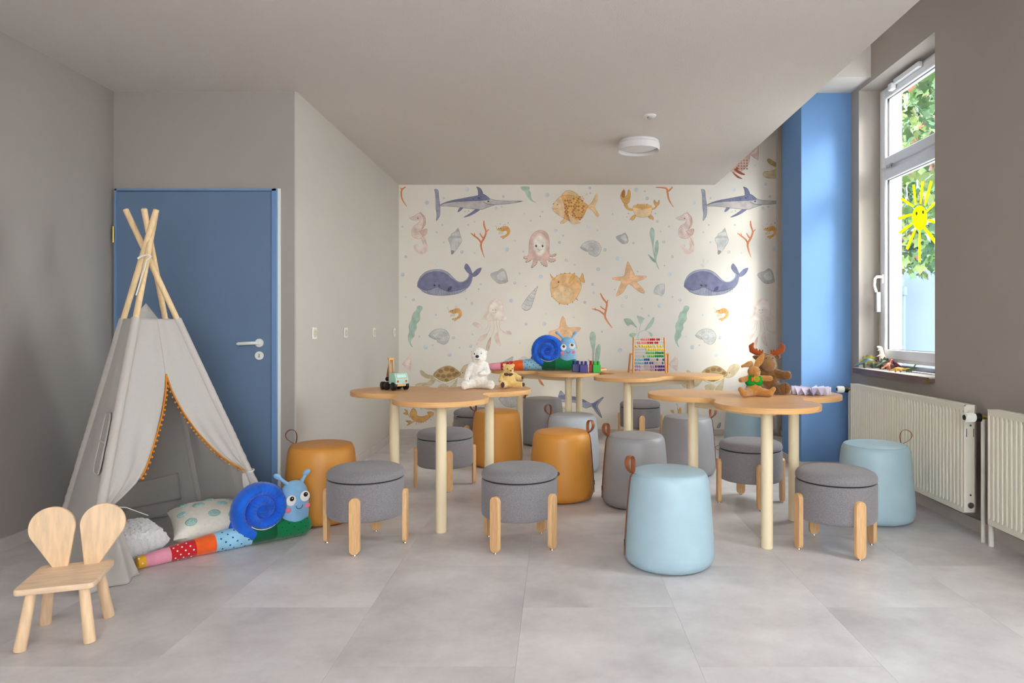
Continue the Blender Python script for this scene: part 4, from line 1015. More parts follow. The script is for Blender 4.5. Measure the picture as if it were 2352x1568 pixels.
def shells():
    a = Art(*Z5)
    a.fill([(252, 405), (230, 480), (205, 560), (175, 660), (140, 760), (90, 800), (40, 802), (0, 770), (-10, 730), (30, 660), (80, 590), (150, 510)], 'greyl', outline='greyd')
    for (x0, y0, x1, y1) in ((195, 470, 228, 480), (150, 515, 212, 530), (105, 570, 195, 600), (70, 625, 180, 640), (25, 690, 160, 715), (30, 790, 110, 775)): a.line([(x0, y0), ((x0+x1)/2, max(y0, y1)+12), (x1, y1)], 5, 'greyd')
    a.done('auger_shell_print')
    a = Art(*Z5); fan = [(2150, 500), (2170, 430), (2220, 385), (2290, 370), (2325, 385), (2325, 450), (2315, 520), (2280, 570), (2250, 550), (2170, 535)]
    a.fill(fan, 'greyl', outline='greyd', ow=4)
    for p_ in fan[:7]: a.line([(2275, 552), p_], 4, 'grey', False)
    a.done('scallop_print')
    a = Art(*Z2); a.fill([(1680, 815), (1720, 880), (1732, 960), (1700, 990), (1640, 995), (1580, 950), (1535, 900), (1550, 870), (1620, 845)], 'grey', outline='greyd', ow=4).fill([(1675, 850), (1705, 900), (1700, 950), (1640, 930), (1600, 890)], 'greyl'); a.done('clam_print')
    for dx in (0, PERIOD):
        a = Art(*Z4, dx); a.fill([(1742, -24), (1790, 20), (1825, 150), (1815, 200), (1700, 225), (1620, 180), (1550, 90), (1570, 50), (1660, 20), (1720, -20)], 'grey', outline='greyd', ow=4).fill([(1740, 20), (1780, 60), (1790, 150), (1690, 160), (1650, 90)], 'greyl'); a.done('clam_print')
    a = Art(*Z7); fan = [(1700, 790), (1850, 730), (2012, 760), (2020, 880), (1985, 915), (1950, 930), (1900, 936), (1850, 925), (1800, 912), (1745, 865)]
    a.fill(fan, 'greyl', outline='greyd', ow=5)
    for p_ in fan[3:]: a.line([(1870, 690), p_], 5, 'grey', False)
    a.done('scallop_print')
    a = Art(*Z7); a.fill([(1780, 220), (1800, 190), (1870, 155), (1928, 125), (1915, 190), (1890, 225)], 'grey', outline='greyd', ow=4); a.done('conch_print')
    a = Art(*Z7); a.fill([(1990, 215), (2030, 160), (2100, 130), (2160, 150), (2160, 230)], 'greyl', outline='grey', ow=4); a.done('scallop_print')
def jelly(dx):
    a = Art(*Z4, dx)
    for p_ in (((1512, 825), (1500, 930), (1440, 990)), ((1540, 825), (1530, 960), (1490, 1045)), ((1590, 825), (1600, 980), (1550, 1105)), ((1638, 820), (1650, 900), (1675, 1010)), ((1695, 815), (1695, 920), (1712, 980))): a.line(p_, 5, 'pink')
    for q_ in ([(1250, 890), (1290, 855), (1370, 890), (1412, 985), (1340, 940)], [(1490, 1040), (1470, 1100), (1380, 1170), (1310, 1230), (1340, 1150), (1400, 1080)], [(1665, 1010), (1682, 1120), (1712, 1240), (1650, 1200), (1615, 1100)], [(1710, 975), (1770, 1010), (1850, 995), (1890, 1052), (1800, 1035)]): a.fill(q_, 'pinkl', outline='pink', ow=4)
    a.fill([(1550, 1100), (1532, 1250), (1500, 1325), (1480, 1260), (1510, 1160)], 'pink', outline='pinkd', ow=4)
    a.fill([(1390, 800), (1450, 730), (1480, 660), (1500, 560), (1560, 500), (1625, 468), (1700, 490), (1740, 560), (1760, 680), (1800, 760), (1805, 795), (1750, 830), (1680, 815), (1600, 825), (1500, 825), (1460, 800), (1420, 806)], 'blush', outline='pinkl', ow=6)
    a.fill([(1400, 800), (1455, 735), (1490, 660), (1505, 565), (1565, 505), (1625, 470), (1590, 520), (1530, 600), (1515, 700), (1470, 780)], 'pinkl')
    a.dot(1580, 655, 6, 'dark').dot(1628, 652, 6, 'dark').line([(1578, 692), (1605, 708), (1632, 690)], 4, 'pinkd')
    a.done('jellyfish_print')
def turtle(dx):
    a = Art(*Z7, dx)
    a.fill([(445, 350), (480, 350), (560, 410), (660, 435), (640, 478), (550, 470), (470, 420)], 'turtlel', outline='turtle', ow=4).fill([(370, 580), (440, 550), (560, 540), (650, 470), (695, 495), (640, 575), (540, 625), (420, 620)], 'turtlel', outline='turtle', ow=4).fill([(1040, 480), (1030, 560), (1000, 700), (930, 700), (900, 640), (980, 560)], 'turtlel', outline='turtle', ow=4).fill([(740, 590), (820, 570), (900, 600), (860, 660), (760, 660)], 'turtlel', outline='turtle', ow=4)
    a.fill([(1075, 400), (1130, 290), (1200, 250), (1260, 258), (1285, 310), (1200, 430), (1120, 465), (1060, 452)], 'turtlel', outline='turtle', ow=4)
    a.fill([(655, 420), (740, 480), (850, 515), (950, 495), (1075, 440), (1020, 490), (940, 540), (860, 562), (770, 535), (690, 480)], 'cream', outline='turtle', ow=4)
    for i in range(16): x = 700+i*21; a.line([(x, 478+42*math.sin(PI*(i+1)/17)), (x+2, 502+52*math.sin(PI*(i+1)/17))], 4, 'turtle', False)
    a.fill([(660, 418), (740, 330), (860, 280), (960, 290), (1050, 350), (1092, 402), (1060, 445), (950, 500), (850, 525), (740, 488)], 'turtle', outline='turtled', ow=5)
    for x, y, r in ((780, 360, 40), (870, 330, 45), (960, 340, 42), (1035, 390, 32), (740, 430, 36), (820, 440, 42), (910, 430, 44), (990, 420, 38), (870, 500, 30)): a.dot(x, y, r, 'turtled', r*0.75)
    for i in range(10): a.dot(480+(i % 5)*30, 380+(i % 5)*14+(i//5)*20, 5, 'turtle').dot(520+(i % 5)*26, 590-(i//5)*20, 6, 'turtle')
    a.line([(1170, 325), (1195, 300), (1205, 290)], 5, 'turtle').dot(1125, 385, 7, 'dark').dot(1150, 392, 5, 'turtled')
    a.done('turtle_print')
def pinkfish():
    for dx in (0, PERIOD):
        a = Art(*Z7, dx); a.fill([(165, 250), (300, 92), (308, 230), (298, 365)], 'pinkl', False, outline='pink', ow=6)
        for y in (190, 225, 262): a.line([(215, 240+(y-225)*0.3), (290, y)], [4, 14], 'cream', False)
        if dx:
            a.fill([(170, 250), (60, 180), (-80, 170), (-200, 230), (-230, 290), (-190, 350), (-60, 370), (80, 330)], 'pinkl', outline='pink', ow=5)
            for i in range(14): a.dot(-120+(i % 5)*45, 220+(i//5)*45, 15, 'pink')
            a.line([(-60, 380), (0, 420), (60, 470)], [30, 36, 10], 'coralr').line([(-120, 400), (-60, 470), (0, 520)], [12, 28, 8], 'coralr')
        a.done('pink_fish_print')
    a = Art(*Z3)
    a.fill([(1580, 455), (1725, 310), (1728, 430), (1718, 552), (1650, 510)], 'pink', False, outline='pinkd', ow=6)
    for y in (410, 430, 455): a.line([(1625, 450), (1700, y-30)], [4, 12], 'cream', False)
    a.fill([(1580, 440), (1575, 560), (1540, 650), (1460, 725), (1380, 752), (1290, 742), (1240, 700), (1300, 560), (1450, 440)], 'pink', outline='pinkd', ow=5)
    for i in range(16): a.dot(1400+(i % 4)*45, 560+(i//4)*45, 16, 'pinkd')
    a.line([(1330, 700), (1420, 760), (1500, 792)], [34, 44, 18], 'coralr').line([(1300, 748), (1380, 822), (1458, 860)], [10, 32, 8], 'coralr').dot(1372, 690, 18, 'coralr', 26)
    a.done('pink_fish_print')
    a = Art(*Z3)
    a.fill([(1868, 540), (1905, 532), (2015, 600), (2060, 640), (2030, 668), (1930, 630), (1880, 585)], 'turtle', outline='turtled', ow=4).fill([(1795, 780), (1830, 740), (1920, 735), (2040, 705), (2060, 800), (2015, 848), (1920, 852), (1830, 830)], 'turtlel', outline='turtled', ow=4)
    for i in range(8): a.line([(1840+i*22, 852), (1842+i*22, 832)], 4, 'turtled', False)
    a.done('turtle_print')
def low_row():
    a = Art(*Z7)
    a.fill([(340, 942), (392, 1000), (402, 1060), (470, 1082), (560, 1060), (610, 1035), (590, 1075), (640, 1060), (560, 1135), (480, 1172), (400, 1165), (340, 1140), (288, 1060), (300, 1000)], 'ochre', outline='ochred', ow=4).fill([(560, 1020), (600, 1000), (660, 1020), (655, 1060), (615, 1075)], 'ochre', outline='ochred', ow=4)
    a.line([(290, 1100), (262, 1050), (240, 1020)], [10, 12, 16], 'ochre').fill([(180, 1030), (245, 1055), (250, 990), (200, 965), (225, 1005)], 'ochre', outline='ochred', ow=4)
    a.line([(400, 1110), (350, 1160), (300, 1175)], [16, 18, 16], 'ochre').fill([(220, 1150), (300, 1150), (312, 1185), (235, 1225), (268, 1188)], 'ochre', outline='ochred', ow=4)
    for i in range(5): a.line([(395+i*38, 1172-i*4), (388+i*38, 1205-i*8)], 5, 'ochred', False)
    a.dot(320, 970, 6, 'dark').dot(370, 970, 6, 'dark').done('lobster_print')
    Z8 = (1140, 830, 540/2352); a = Art(*Z8)
    a.fill([(622, 345), (645, 292), (690, 335), (800, 355), (880, 385), (950, 420), (1010, 390), (1075, 355), (1015, 440), (1035, 500), (1055, 562), (1000, 510), (955, 450), (890, 465), (800, 410), (640, 400)], 'bluel', outline='outl', ow=4)
    a.fill([(622, 345), (690, 335), (800, 355), (890, 390), (890, 410), (780, 385), (640, 375)], 'navy').fill([(955, 425), (1015, 395), (1070, 358), (1000, 440), (1050, 555), (965, 448)], 'navy'); a.done('tuna_print')
    a = Art(*Z8); a.fill([(415, 170), (440, 180), (465, 215), (478, 245), (440, 220)], 'coral'); a.done('coral_print')
    a = Art(*Z8); a.fill([(2205, 662), (2225, 625), (2245, 612), (2235, 660)], 'bluel', outline='outl', ow=4); a.done('shark_fin_print')
    shrimp(1185-1142-0, 890-522)
    a = Art(*Z8); a.fill([(1740, 485), (1770, 485), (1780, 515), (1755, 512)], 'ochre').line([(1800, 420), (1815, 450), (1812, 490)], 3, 'ochred').fill([(1815, 515), (1820, 480), (1845, 460), (1850, 515)], 'ochre'); a.done('lobster_print')
for dx in (0, PERIOD): swordfish(dx); whale(dx); seahorse(dx); conch(dx); coral_a(dx); shrimp(dx); jelly(dx); turtle(dx); wavyweed(dx)
for dx in (0, PERIOD): shrimp(dx-790*S1, (200*1-80*S1)); ammonite((910-1200)-416*S1+dx, 200+15*S1)
ammonite(0); octopus(); goldfish(); crab(); coral_b(); seaweed(); puffer(); starfish(); shells(); pinkfish(); low_row()
# bubbles: (crop, x, y, r)
BB = [(Z1, [(1155, 107, 35), (505, 322, 35), (778, 250, 16), (1752, 221, 20), (1637, 413, 21), (1728, 390, 14), (1125, 473, 16), (1187, 457, 11), (102, 712, 15), (752, 689, 15), (662, 808, 15), (1281, 635, 15), (1178, 686, 15), (2100, 504, 15), (2202, 617, 15), (1941, 948, 15), (1814, 1087, 35), (1077, 1130, 24), (781, 970, 15), (1284, 1147, 14), (157, 1207, 22), (2080, 1123, 14), (1703, 670, 7), (1835, 656, 10), (2021, 1480, 16), (103, 1498, 35)]),
      (Z2, [(402, 199, 36), (1104, 83, 22), (1050, 188, 15), (1112, 166, 15), (1862, 114, 36), (2005, 137, 14), (2041, 254, 26), (327, 470, 16), (292, 548, 12), (1476, 508, 14), (1736, 500, 12), (1710, 557, 9), (2177, 500, 10), (2206, 627, 21), (1081, 711, 36), (549, 780, 23), (665, 862, 16), (1225, 780, 14), (606, 973, 22), (1350, 1094, 25), (1817, 985, 18), (2312, 964, 24), (2262, 791, 14), (1561, 1237, 35), (716, 1265, 24), (852, 1337, 13), (1240, 1411, 28), (1886, 1447, 13), (2325, 1352, 12)]),
      (Z4, [(155, 440, 14), (282, 488, 23), (1385, 232, 16), (1350, 311, 12), (1942, 210, 24), (2120, 265, 11), (1148, 469, 15), (1238, 548, 22), (1888, 501, 35), (650, 732, 15), (377, 1088, 14), (935, 1110, 24), (481, 1262, 35), (596, 1232, 13), (870, 1388, 35), (1250, 1051, 14), (1037, 1268, 14), (1218, 1245, 22), (2127, 884, 22), (2022, 1196, 14)]),
      (Z5, [(299, 252, 35), (1150, 375, 23), (1162, 512, 19), (1022, 670, 22), (1700, 582, 23), (1512, 464, 10), (1627, 726, 24), (1953, 776, 14), (2067, 889, 16), (2247, 724, 36), (390, 864, 14), (840, 915, 15), (355, 1020, 35), (1300, 1150, 14), (1597, 1456, 35), (2335, 450, 6)]),
      (Z3, [(1965, 150, 36), (1668, 636, 15), (1844, 946, 23), (1912, 1155, 18)]), (Z7, [(1628, 925, 18), (2048, 940, 20), (462, 960, 14), (1115, 935, 12), (615, 1125, 7)])]
bset = set()
for z_, L_ in BB:
    for (x, y, r) in L_:
        for dx in ((0, PERIOD) if z_ in (Z1, Z4) else (0,)):
            X_ = z_[0]+x*z_[2]+dx
            if X_ > 1780: continue
            key = (round(X_/5), round((z_[1]+y*z_[2])/5))
            if key in bset: continue
            bset.add(key)
            a = Art(*z_, dx); big = r > 30
            a.dot(x, y, r, 'bubd' if not big else 'bub').dot(x, y, r*0.80, 'bub' if big or (r > 12) else 'bubd')
            if r > 16 and not big: a.dot(x-r*0.2, y-r*0.2, r*0.3, 'bubl')
            a.done('bubble_print')
# ------------------------------------------------------------------ plush snails
def cmat(n, c, **k): return mat(n, c, k.pop('rough', 0.9), 0.15, vary=k.pop('vary', 0.06), vscale=k.pop('vscale', 20), bump=k.pop('bump', 0.08), bscale=300, sheen=0.3, **k)
SN = dict(yellow=cmat('yellow_cotton', (238, 178, 44)), pink=cmat('pink_plush', (238, 158, 178)), red=cmat('red_cotton', (196, 36, 44)), orange=cmat('orange_cotton', (240, 100, 40)),
          light=cmat('light_blue_cotton', (150, 200, 226)), dkgreen=cmat('dark_green_plush', (18, 92, 60)), green=cmat('green_plush', (22, 126, 76)), shell=cmat('royal_blue_velour', (28, 100, 214), vary=0.15, vscale=14), head=cmat('sky_blue_plush', (138, 184, 222)))
M_eye = mat('eye_white', (240, 238, 236), 0.5); M_pup = mat('pupil_brown', (44, 26, 18), 0.25, 0.5); M_cheek = mat('cheek_pink', (238, 132, 160), 0.9, 0.1); M_wd = mat('white_dot', (244, 240, 236), 0.9, 0.1); M_bd = mat('blue_dot', (30, 74, 150), 0.9, 0.1); M_gd = mat('green_dot', (10, 60, 40), 0.9, 0.1)
def snail(loc, rz, label, tilt=0.0):
    t = thing('plush_snail', label, 'plush toy', loc, rz, 'plush snails')
    ub = [0.0, 0.039, 0.144, 0.254, 0.345, 0.512, 0.635, 0.825]
    rb = lambda u: 0.028+0.030*min(1, u/0.52)
    cols = ['yellow', 'pink', 'red', 'orange', 'light', 'dkgreen', 'green']
    def axis(u): return Vector((u, 0.035+0.012*math.sin(u*5), rb(u)))
    r2 = random.Random(4)
    for i, c in enumerate(cols):
        u0, u1 = ub[i], ub[i+1]; n = 14
        pts = []; rr = []
        for j in range(n+1):
            u = u0+(u1-u0)*j/n; w = rb(u)
            if i == 0 and j < 4: w *= (0.25, 0.7, 0.9, 1)[j]
            if i == 6 and j > 10: w *= (0.985, 0.93, 0.82, 0.5)[j-11]
            e = min(j, n-j)/3.0
            w *= 1-0.05*max(0, 1-e)
            pts.append(axis(u)); rr.append((w*1.05, w*(1+0.02*noise.noise((u*30, i, 0)))))
        seg = MB().tube(pts, rr, 28).build('body_segment', SN[c], t); seg['label'] = {'dkgreen': 'dark green', 'light': 'light blue dotted'}.get(c, c)+' body segment'
        dm = {'yellow': (M_wd, 3, 0.0045), 'red': (M_wd, 16, 0.0040), 'light': (M_bd, 20, 0.0044), 'green': (M_gd, 22, 0.0026)}.get(c)
        if dm:
            d_ = MB()
            for q in range(dm[1]):
                u = u0+(u1-u0)*(0.08+0.84*((q*0.6180339) % 1)); th = rad(-80+160*(q+0.5)/dm[1]); w = rb(u)
                cpos = axis(u)+Vector((0, -w*1.05*math.cos(th), w*math.sin(th)))
                nrm_ = Vector((0, -math.cos(th), math.sin(th)))
                d_.ball(cpos, (dm[2], dm[2], 0.0012), seg=10, rings=6, rot=nrm_.to_track_quat('Z', 'Y').to_matrix())
            d_.build('printed_dots', dm[0], seg)['kind'] = 'stuff'
    # spiral shell cushion
    sc_, R = Vector((0.570, 0.03, 0.180)), 0.165
    pts = []; rr = []; n = 170; turns = 2.05
    for i in range(n+1):
        f = i/n; th = -PI*0.62-2*PI*turns*f; ra = (R-0.033)*(1-f)+0.010*f
        w = 0.0335*(1-f)+0.024*f
        pts.append(sc_+Vector((ra*math.cos(th), 0, ra*math.sin(th)))); pk = 1+0.035*math.sin(i*2.1)
        rr.append((w*pk, (0.060+0.006*f)*pk))
    b = MB(); b.tube(pts, rr, 16, flat=(0, 1, 0))
    b.ball(sc_, (R-0.03, 0.030, R-0.03), seg=36, rings=14)
    b.build('shell', SN['shell'], t)
    pp_ = [sc_+Vector(((R-0.066)*math.cos(a_)*1.0, -0.047, (R-0.066)*math.sin(a_))) for a_ in [rad(100-i*8) for i in range(30)]]
    MB().tube(pp_, 0.0022, 6).build('white_stitching', M_wd, t)
    fl = MB(); fl.grid(lambda u, v: sc_+Vector((-0.118-0.062*v*(1-u*0.9), 0.0+0.02*v, -0.135+0.16*u-0.01*v)), 8, 6); fl.build('shell_flap', SN['shell'], t, thick=0.012)
    # head
    hc = Vector((0.742, 0.03, 0.20))
    hb = [('l', hc+Vector((0, 0, -0.07)), hc+Vector((0, 0, 0.030)), 0.078, 0.072), ('l', hc+Vector((0.0, 0.0, -0.10)), hc+Vector((0, 0, -0.02)), 0.076, 0.078)]
    h = blob('head', hb, SN['head'], t, 0.007, 8)
    for v in h.data.vertices: v.co.y = 0.03+(v.co.y-0.03)*0.72
    for sx, ang in ((-1, 0.50), (1, 0.28)):
        a0 = hc+Vector((sx*0.038, 0, 0.085)); a1 = a0+Vector((sx*0.052*ang*2, 0, 0.048))
        an = MB(); an.tube([a0, a0.lerp(a1, .5), a1], [0.011, 0.009, 0.010], 12); an.ball(a1, (0.022, 0.017, 0.014), rot=E3(0, -sx*0.5, 0)); an.build('antenna', SN['head'], t)
    fy = 0.03-0.0545
    for sx in (-1, 1):
        ec = Vector((hc.x+sx*0.037, fy+0.004, hc.z+0.012+0.006*sx))
        e = MB().ball(ec, (0.0265, 0.004, 0.0285), seg=24).build('eye', M_eye, t)
        MB().ball(ec+Vector((0.002, -0.0028, 0.009)), (0.0125, 0.003, 0.0125), seg=18).build('pupil', M_pup, e)
        MB().ball(ec+Vector((0.004, -0.0052, 0.0125)), (0.003, 0.0015, 0.003), seg=8, rings=6).build('glint', M_eye, e)
        MB().ball((hc.x+sx*0.050, fy+0.009, hc.z-0.040+0.005*sx), (0.017, 0.004, 0.014), seg=18).build('cheek', M_cheek, t)
    sm = [(hc.x+0.004+0.0175*math.cos(a_), fy-0.0015, hc.z-0.024+0.019*math.sin(a_)) for a_ in [PI+PI*i/14 for i in range(15)]]
    MB().tube(sm, 0.0016, 6).build('smile', M_black, t)
    return t
snail((-1.924, 3.136, 0.0), math.atan2(0.687, 0.726), 'plush snail with blue spiral shell lying on the floor before the teepee')
snail((-0.638, 6.075, TZ), 0, 'plush snail with blue spiral shell standing on the back table')

# ------------------------------------------------------------------ cushions in the teepee
def cushion(name, loc, rot, size, m, label, puff=0.5, disp=0.0):
    o_ = MB(); w, d_, h = size; n = 26
    def f(sgn):
        def g(u, v):
            x, y = 2*u-1, 2*v-1
            k_ = ((1-abs(x)**2.6)*(1-abs(y)**2.6))**puff if abs(x) < 1 and abs(y) < 1 else 0
            pinch = 1-0.07*(1-abs(y)**2)*abs(x)**4; pinch2 = 1-0.07*(1-abs(x)**2)*abs(y)**4
            p_ = Vector((x*w/2*pinch, y*d_/2*pinch2, sgn*h/2*k_))
            if disp: p_ += Vector((noise.noise(p_*70), noise.noise(p_*70+Vector((9, 0, 0))), noise.noise(p_*70+Vector((0, 9, 0)))))*disp
            else: p_.z += 0.004*noise.noise(p_*14)
            return p_
        return g
    o_.grid(f(1), n*(3 if disp else 1), n*(3 if disp else 1)); o_.grid(f(-1), n*(3 if disp else 1), n*(3 if disp else 1))
    t = thing(name, label, 'cushion', loc); t.rotation_euler = rot
    o_.build('cover', m, t, merge=True)
    return t
M_fluff = mat('white_fluffy_pile', (250, 248, 249), 1.0, 0.05, vary=0.03, vscale=60, bump=0.5, bscale=160, sheen=0.6)
M_cot = mat('cream_cotton', (246, 240, 228), 0.95, 0.1, vary=0.03, vscale=60, bump=0.15, bscale=260)
M_tuft = mat('mint_tufts', (184, 220, 214), 1.0, 0.05, vary=0.2, vscale=160, bump=0.6, bscale=240)
cushion('cushion', (-2.10, 3.36, 0.078), (rad(6), rad(-4), rad(50)), (0.27, 0.27, 0.155), M_fluff, 'white fluffy cushion just inside the teepee', 0.36, 0.007)
cc = cushion('cushion', (-1.865, 3.66, 0.088), (rad(12), rad(0), rad(35)), (0.36, 0.34, 0.16), M_cot, 'cream cushion with mint tufted dots behind the floor snail')
for (u, v, r_) in ((-0.11, -0.13, 0.028), (-0.15, -0.02, 0.024), (0.02, -0.09, 0.030), (-0.05, 0.04, 0.030), (-0.13, 0.10, 0.024), (0.08, 0.03, 0.028), (0.12, -0.12, 0.026), (0.02, 0.14, 0.026), (0.14, 0.11, 0.022)):
    u *= 0.86; v *= 0.86; x, y = u/0.18, v/0.17; k_ = ((1-abs(x)**2.6)*(1-abs(y)**2.6))**0.5; z = 0.080*k_
    e = 0.01; kx = ((1-abs(x+e/0.18)**2.6)*(1-abs(y)**2.6))**0.5; ky = ((1-abs(x)**2.6)*(1-abs(y+e/0.17)**2.6))**0.5
    nn_ = Vector((-(kx-k_)*0.085/e, -(ky-k_)*0.085/e, 1)).normalized()
    MB().ball((u, v, z), (r_, r_, 0.007), seg=16, rings=8, rot=nn_.to_track_quat('Z', 'Y').to_matrix()).build('tufted_dot', M_tuft, cc)

# ------------------------------------------------------------------ toys on the tables
# wooden crane truck
tk = thing('toy_crane_truck', 'mint and red wooden toy crane truck with black wheels', 'toy truck', (-0.992, 4.20, TZ), math.atan2(-0.68, 0.73))
M_mint = mat('mint_paint', (176, 216, 202), 0.45, 0.4); M_rd = mat('red_paint', (222, 76, 46), 0.45, 0.4); M_wl = mat('black_wheel', (20, 19, 19), 0.3, 0.5)
MB().box((-0.005, 0, 0.034), (0.165, 0.062, 0.018), bev=0.003).build('chassis', M_beech, tk)
b = MB(); pf = [(0.005, 0.040), (0.078, 0.040), (0.078, 0.072), (0.062, 0.105), (0.010, 0.105), (0.005, 0.100)]
b.prism(pf, -0.045, 0.045, M=Matrix(((1, 0, 0, 0), (0, 0, -1, 0), (0, 1, 0, 0), (0, 0, 0, 1)))); cab = b.build('cab', M_mint, tk)
sl = Vector((0.062-0.078, 0, 0.105-0.072)).normalized()
def on_front(v, w): return Vector((0.078, v, 0.072))+sl*w+Vector((0.0009, 0, 0.0006))
M_pale = mat('pale_mint', (206, 238, 226), 0.3, 0.4)
q = [on_front(-0.034, 0.004), on_front(0.034, 0.004), on_front(0.034, 0.030), on_front(-0.034, 0.030)]
b = MB(); b._add(q, [[0, 1, 2, 3]]); b.build('windscreen', M_pale, cab); MB().tube([q[0], q[1], q[2], q[3]], 0.0011, 6, closed=True).build('windscreen_trim', M_rd, cab)
for v in (-0.030, 0.030): MB().cyl((0.0775, v, 0.056), (0.0795, v, 0.056), 0.0072, seg=20).build('headlight', M_rd, cab)
for (x, s) in ((-0.060, -1), (-0.018, -1), (0.052, -1), (-0.060, 1), (-0.018, 1), (0.052, 1)):
    b = MB(); b.tube([(x, s*0.034, 0.0255), (x, s*0.036, 0.0255), (x, s*0.052, 0.0255), (x, s*0.056, 0.0255)], [0.021, 0.0250, 0.0250, 0.018], 28); b.build('wheel', M_wl, tk)
MB().box((-0.028, 0, 0.072), (0.040, 0.036, 0.060), bev=0.006).build('crane_base', M_rd, tk)
b = MB()
for s in (-1, 1):
    b.box((0, s*0.013, 0), (0.018, 0.008, 0.125), M=T(-0.036, 0, 0.135) @ Matrix.Rotation(rad(-4), 4, 'Y'), bev=0.003)
b.tube([(-0.040, -0.02, 0.188), (-0.040, 0.02, 0.188)], 0.008, 16); b.build('crane_arm', M_beech, tk)
b = MB(); b.box((0, 0, 0), (0.016, 0.012, 0.12), M=T(-0.062, 0, 0.135) @ Matrix.Rotation(rad(16), 4, 'Y'), bev=0.003); b.build('crane_jib', mat('dark_beech', (150, 112, 74), 0.5), tk)
b = MB(); b.tube([(-0.080, 0, 0.10), (-0.081, 0, 0.075)], 0.001, 6); b.ball((-0.081, 0, 0.062), (0.013, 0.013, 0.015), seg=8, rings=6); b.build('hook_weight', M_wl, tk)
MB().tube([(-0.86, 4.46, TZ+0.003), (-0.80, 4.45, TZ+0.003), (-0.72, 4.44, TZ+0.004), (-0.66, 4.42, TZ+0.012), (-0.60, 4.38, TZ+0.035), (-0.555, 4.34, TZ+0.06)], 0.0016, 6).build('pull_cord', M_cord)
tag(bpy.data.objects['pull_cord'], 'thin white cord curling over the table behind the polar bear', 'cord')

def fur(n, c, c2=None, bs=140): return mat(n, c, 1.0, 0.05, vary=0.10, vscale=60, bump=0.7, bscale=bs, sheen=0.5, sheen_=0) if False else mat(n, c, 1.0, 0.05, vary=0.10, vscale=60, bump=0.6, bscale=bs, sheen=0.5)
# polar bear
pb = thing('plush_polar_bear', 'white plush polar bear sitting on the table with the truck', 'plush toy', (-0.485, 4.27, TZ), rad(2))
M_pbear = fur('white_fur', (246, 240, 232))
blob('body', [('e', (0, 0.01, 0.068), (0.062, 0.055, 0.068)), ('e', (0.002, 0.01, 0.125), (0.048, 0.042, 0.050)), ('e', (0.004, 0.0, 0.165), (0.034, 0.032, 0.03)), ('e', (0.004, -0.008, 0.207), (0.049, 0.046, 0.050)), ('e', (0.0, -0.040, 0.196), (0.024, 0.020, 0.019)),
     ('e', (-0.040, 0.012, 0.232), (0.009, 0.007, 0.009)), ('e', (0.047, 0.012, 0.230), (0.010, 0.007, 0.010)),
     ('l', (-0.042, 0.0, 0.150), (-0.062, -0.018, 0.105), 0.020, 0.019), ('l', (-0.062, -0.018, 0.105), (-0.072, -0.05, 0.062), 0.019, 0.015), ('l', (0.044, 0.0, 0.148), (0.058, -0.028, 0.105), 0.020, 0.019), ('l', (0.058, -0.028, 0.105), (0.018, -0.054, 0.098), 0.019, 0.016),
     ('l', (-0.034, -0.02, 0.034), (-0.074, -0.078, 0.026), 0.030, 0.023), ('l', (0.034, -0.02, 0.034), (0.078, -0.066, 0.024), 0.030, 0.022), ('e', (-0.078, -0.090, 0.030), (0.023, 0.014, 0.030)), ('e', (0.082, -0.080, 0.030), (0.024, 0.014, 0.030))], M_pbear, pb, 0.0045, 5, disp=0.0022, dscale=110)
MB().ball((-0.003, -0.062, 0.204), (0.0115, 0.007, 0.009), seg=16).build('nose', M_black, pb)
for x in (-0.021, 0.021): MB().ball((x, -0.047, 0.219), (0.0035, 0.0035, 0.0055), seg=10, rings=8).build('eye', M_black, pb)
MB().tube([(-0.015, -0.059, 0.188), (-0.002, -0.0625, 0.183), (0.012, -0.0585, 0.188)], 0.0011, 6).build('mouth', M_black, pb)
# teddy
td = thing('plush_teddy', 'small honey plush teddy with tartan bow beside the polar bear', 'plush toy', (-0.300, 4.30, TZ), rad(14))
M_honey = fur('honey_fur', (232, 196, 122))
blob('body', [('e', (0, 0.005, 0.050), (0.052, 0.045, 0.052)), ('e', (0, 0, 0.118), (0.034, 0.034, 0.034)), ('e', (0.006, -0.030, 0.110), (0.020, 0.016, 0.016)), ('e', (-0.026, 0.0, 0.146), (0.013, 0.008, 0.012)), ('e', (0.028, 0.0, 0.144), (0.013, 0.008, 0.012)),
     ('l', (-0.026, -0.02, 0.028), (-0.046, -0.058, 0.026), 0.024, 0.022), ('l', (0.030, -0.02, 0.026), (0.072, -0.046, 0.024), 0.022, 0.020), ('l', (0.036, 0, 0.082), (0.072, -0.016, 0.064), 0.018, 0.015), ('l', (-0.036, 0, 0.082), (-0.054, -0.02, 0.050), 0.018, 0.014)], M_honey, td, 0.004, 4, disp=0.0018, dscale=120)
M_tart = mat('tartan', (92, 66, 66), 0.8, 0.1, vary=0.6, vscale=220)
for x, y, z, rr_ in ((-0.049, -0.079, 0.028, (0.012, 0.003, 0.018)), (0.084, -0.062, 0.026, (0.010, 0.003, 0.013)), (0.084, -0.026, 0.066, (0.009, 0.003, 0.009))): MB().ball((x, y, z), rr_, seg=14).build('paw_pad', M_tart, td)
b = MB(); b.tube([(0.030*math.cos(a_), 0.028*math.sin(a_)-0.002, 0.092+0.003*math.sin(a_)) for a_ in [2*PI*i/20 for i in range(20)]], 0.003, 6, closed=True)
b.ball((-0.020, -0.036, 0.090), (0.014, 0.004, 0.009), rot=E3(0, 0.2, 0)).ball((0.008, -0.037, 0.088), (0.014, 0.004, 0.009), rot=E3(0, -0.3, 0)).ball((-0.006, -0.040, 0.089), 0.005); b.build('bow', M_tart, td)
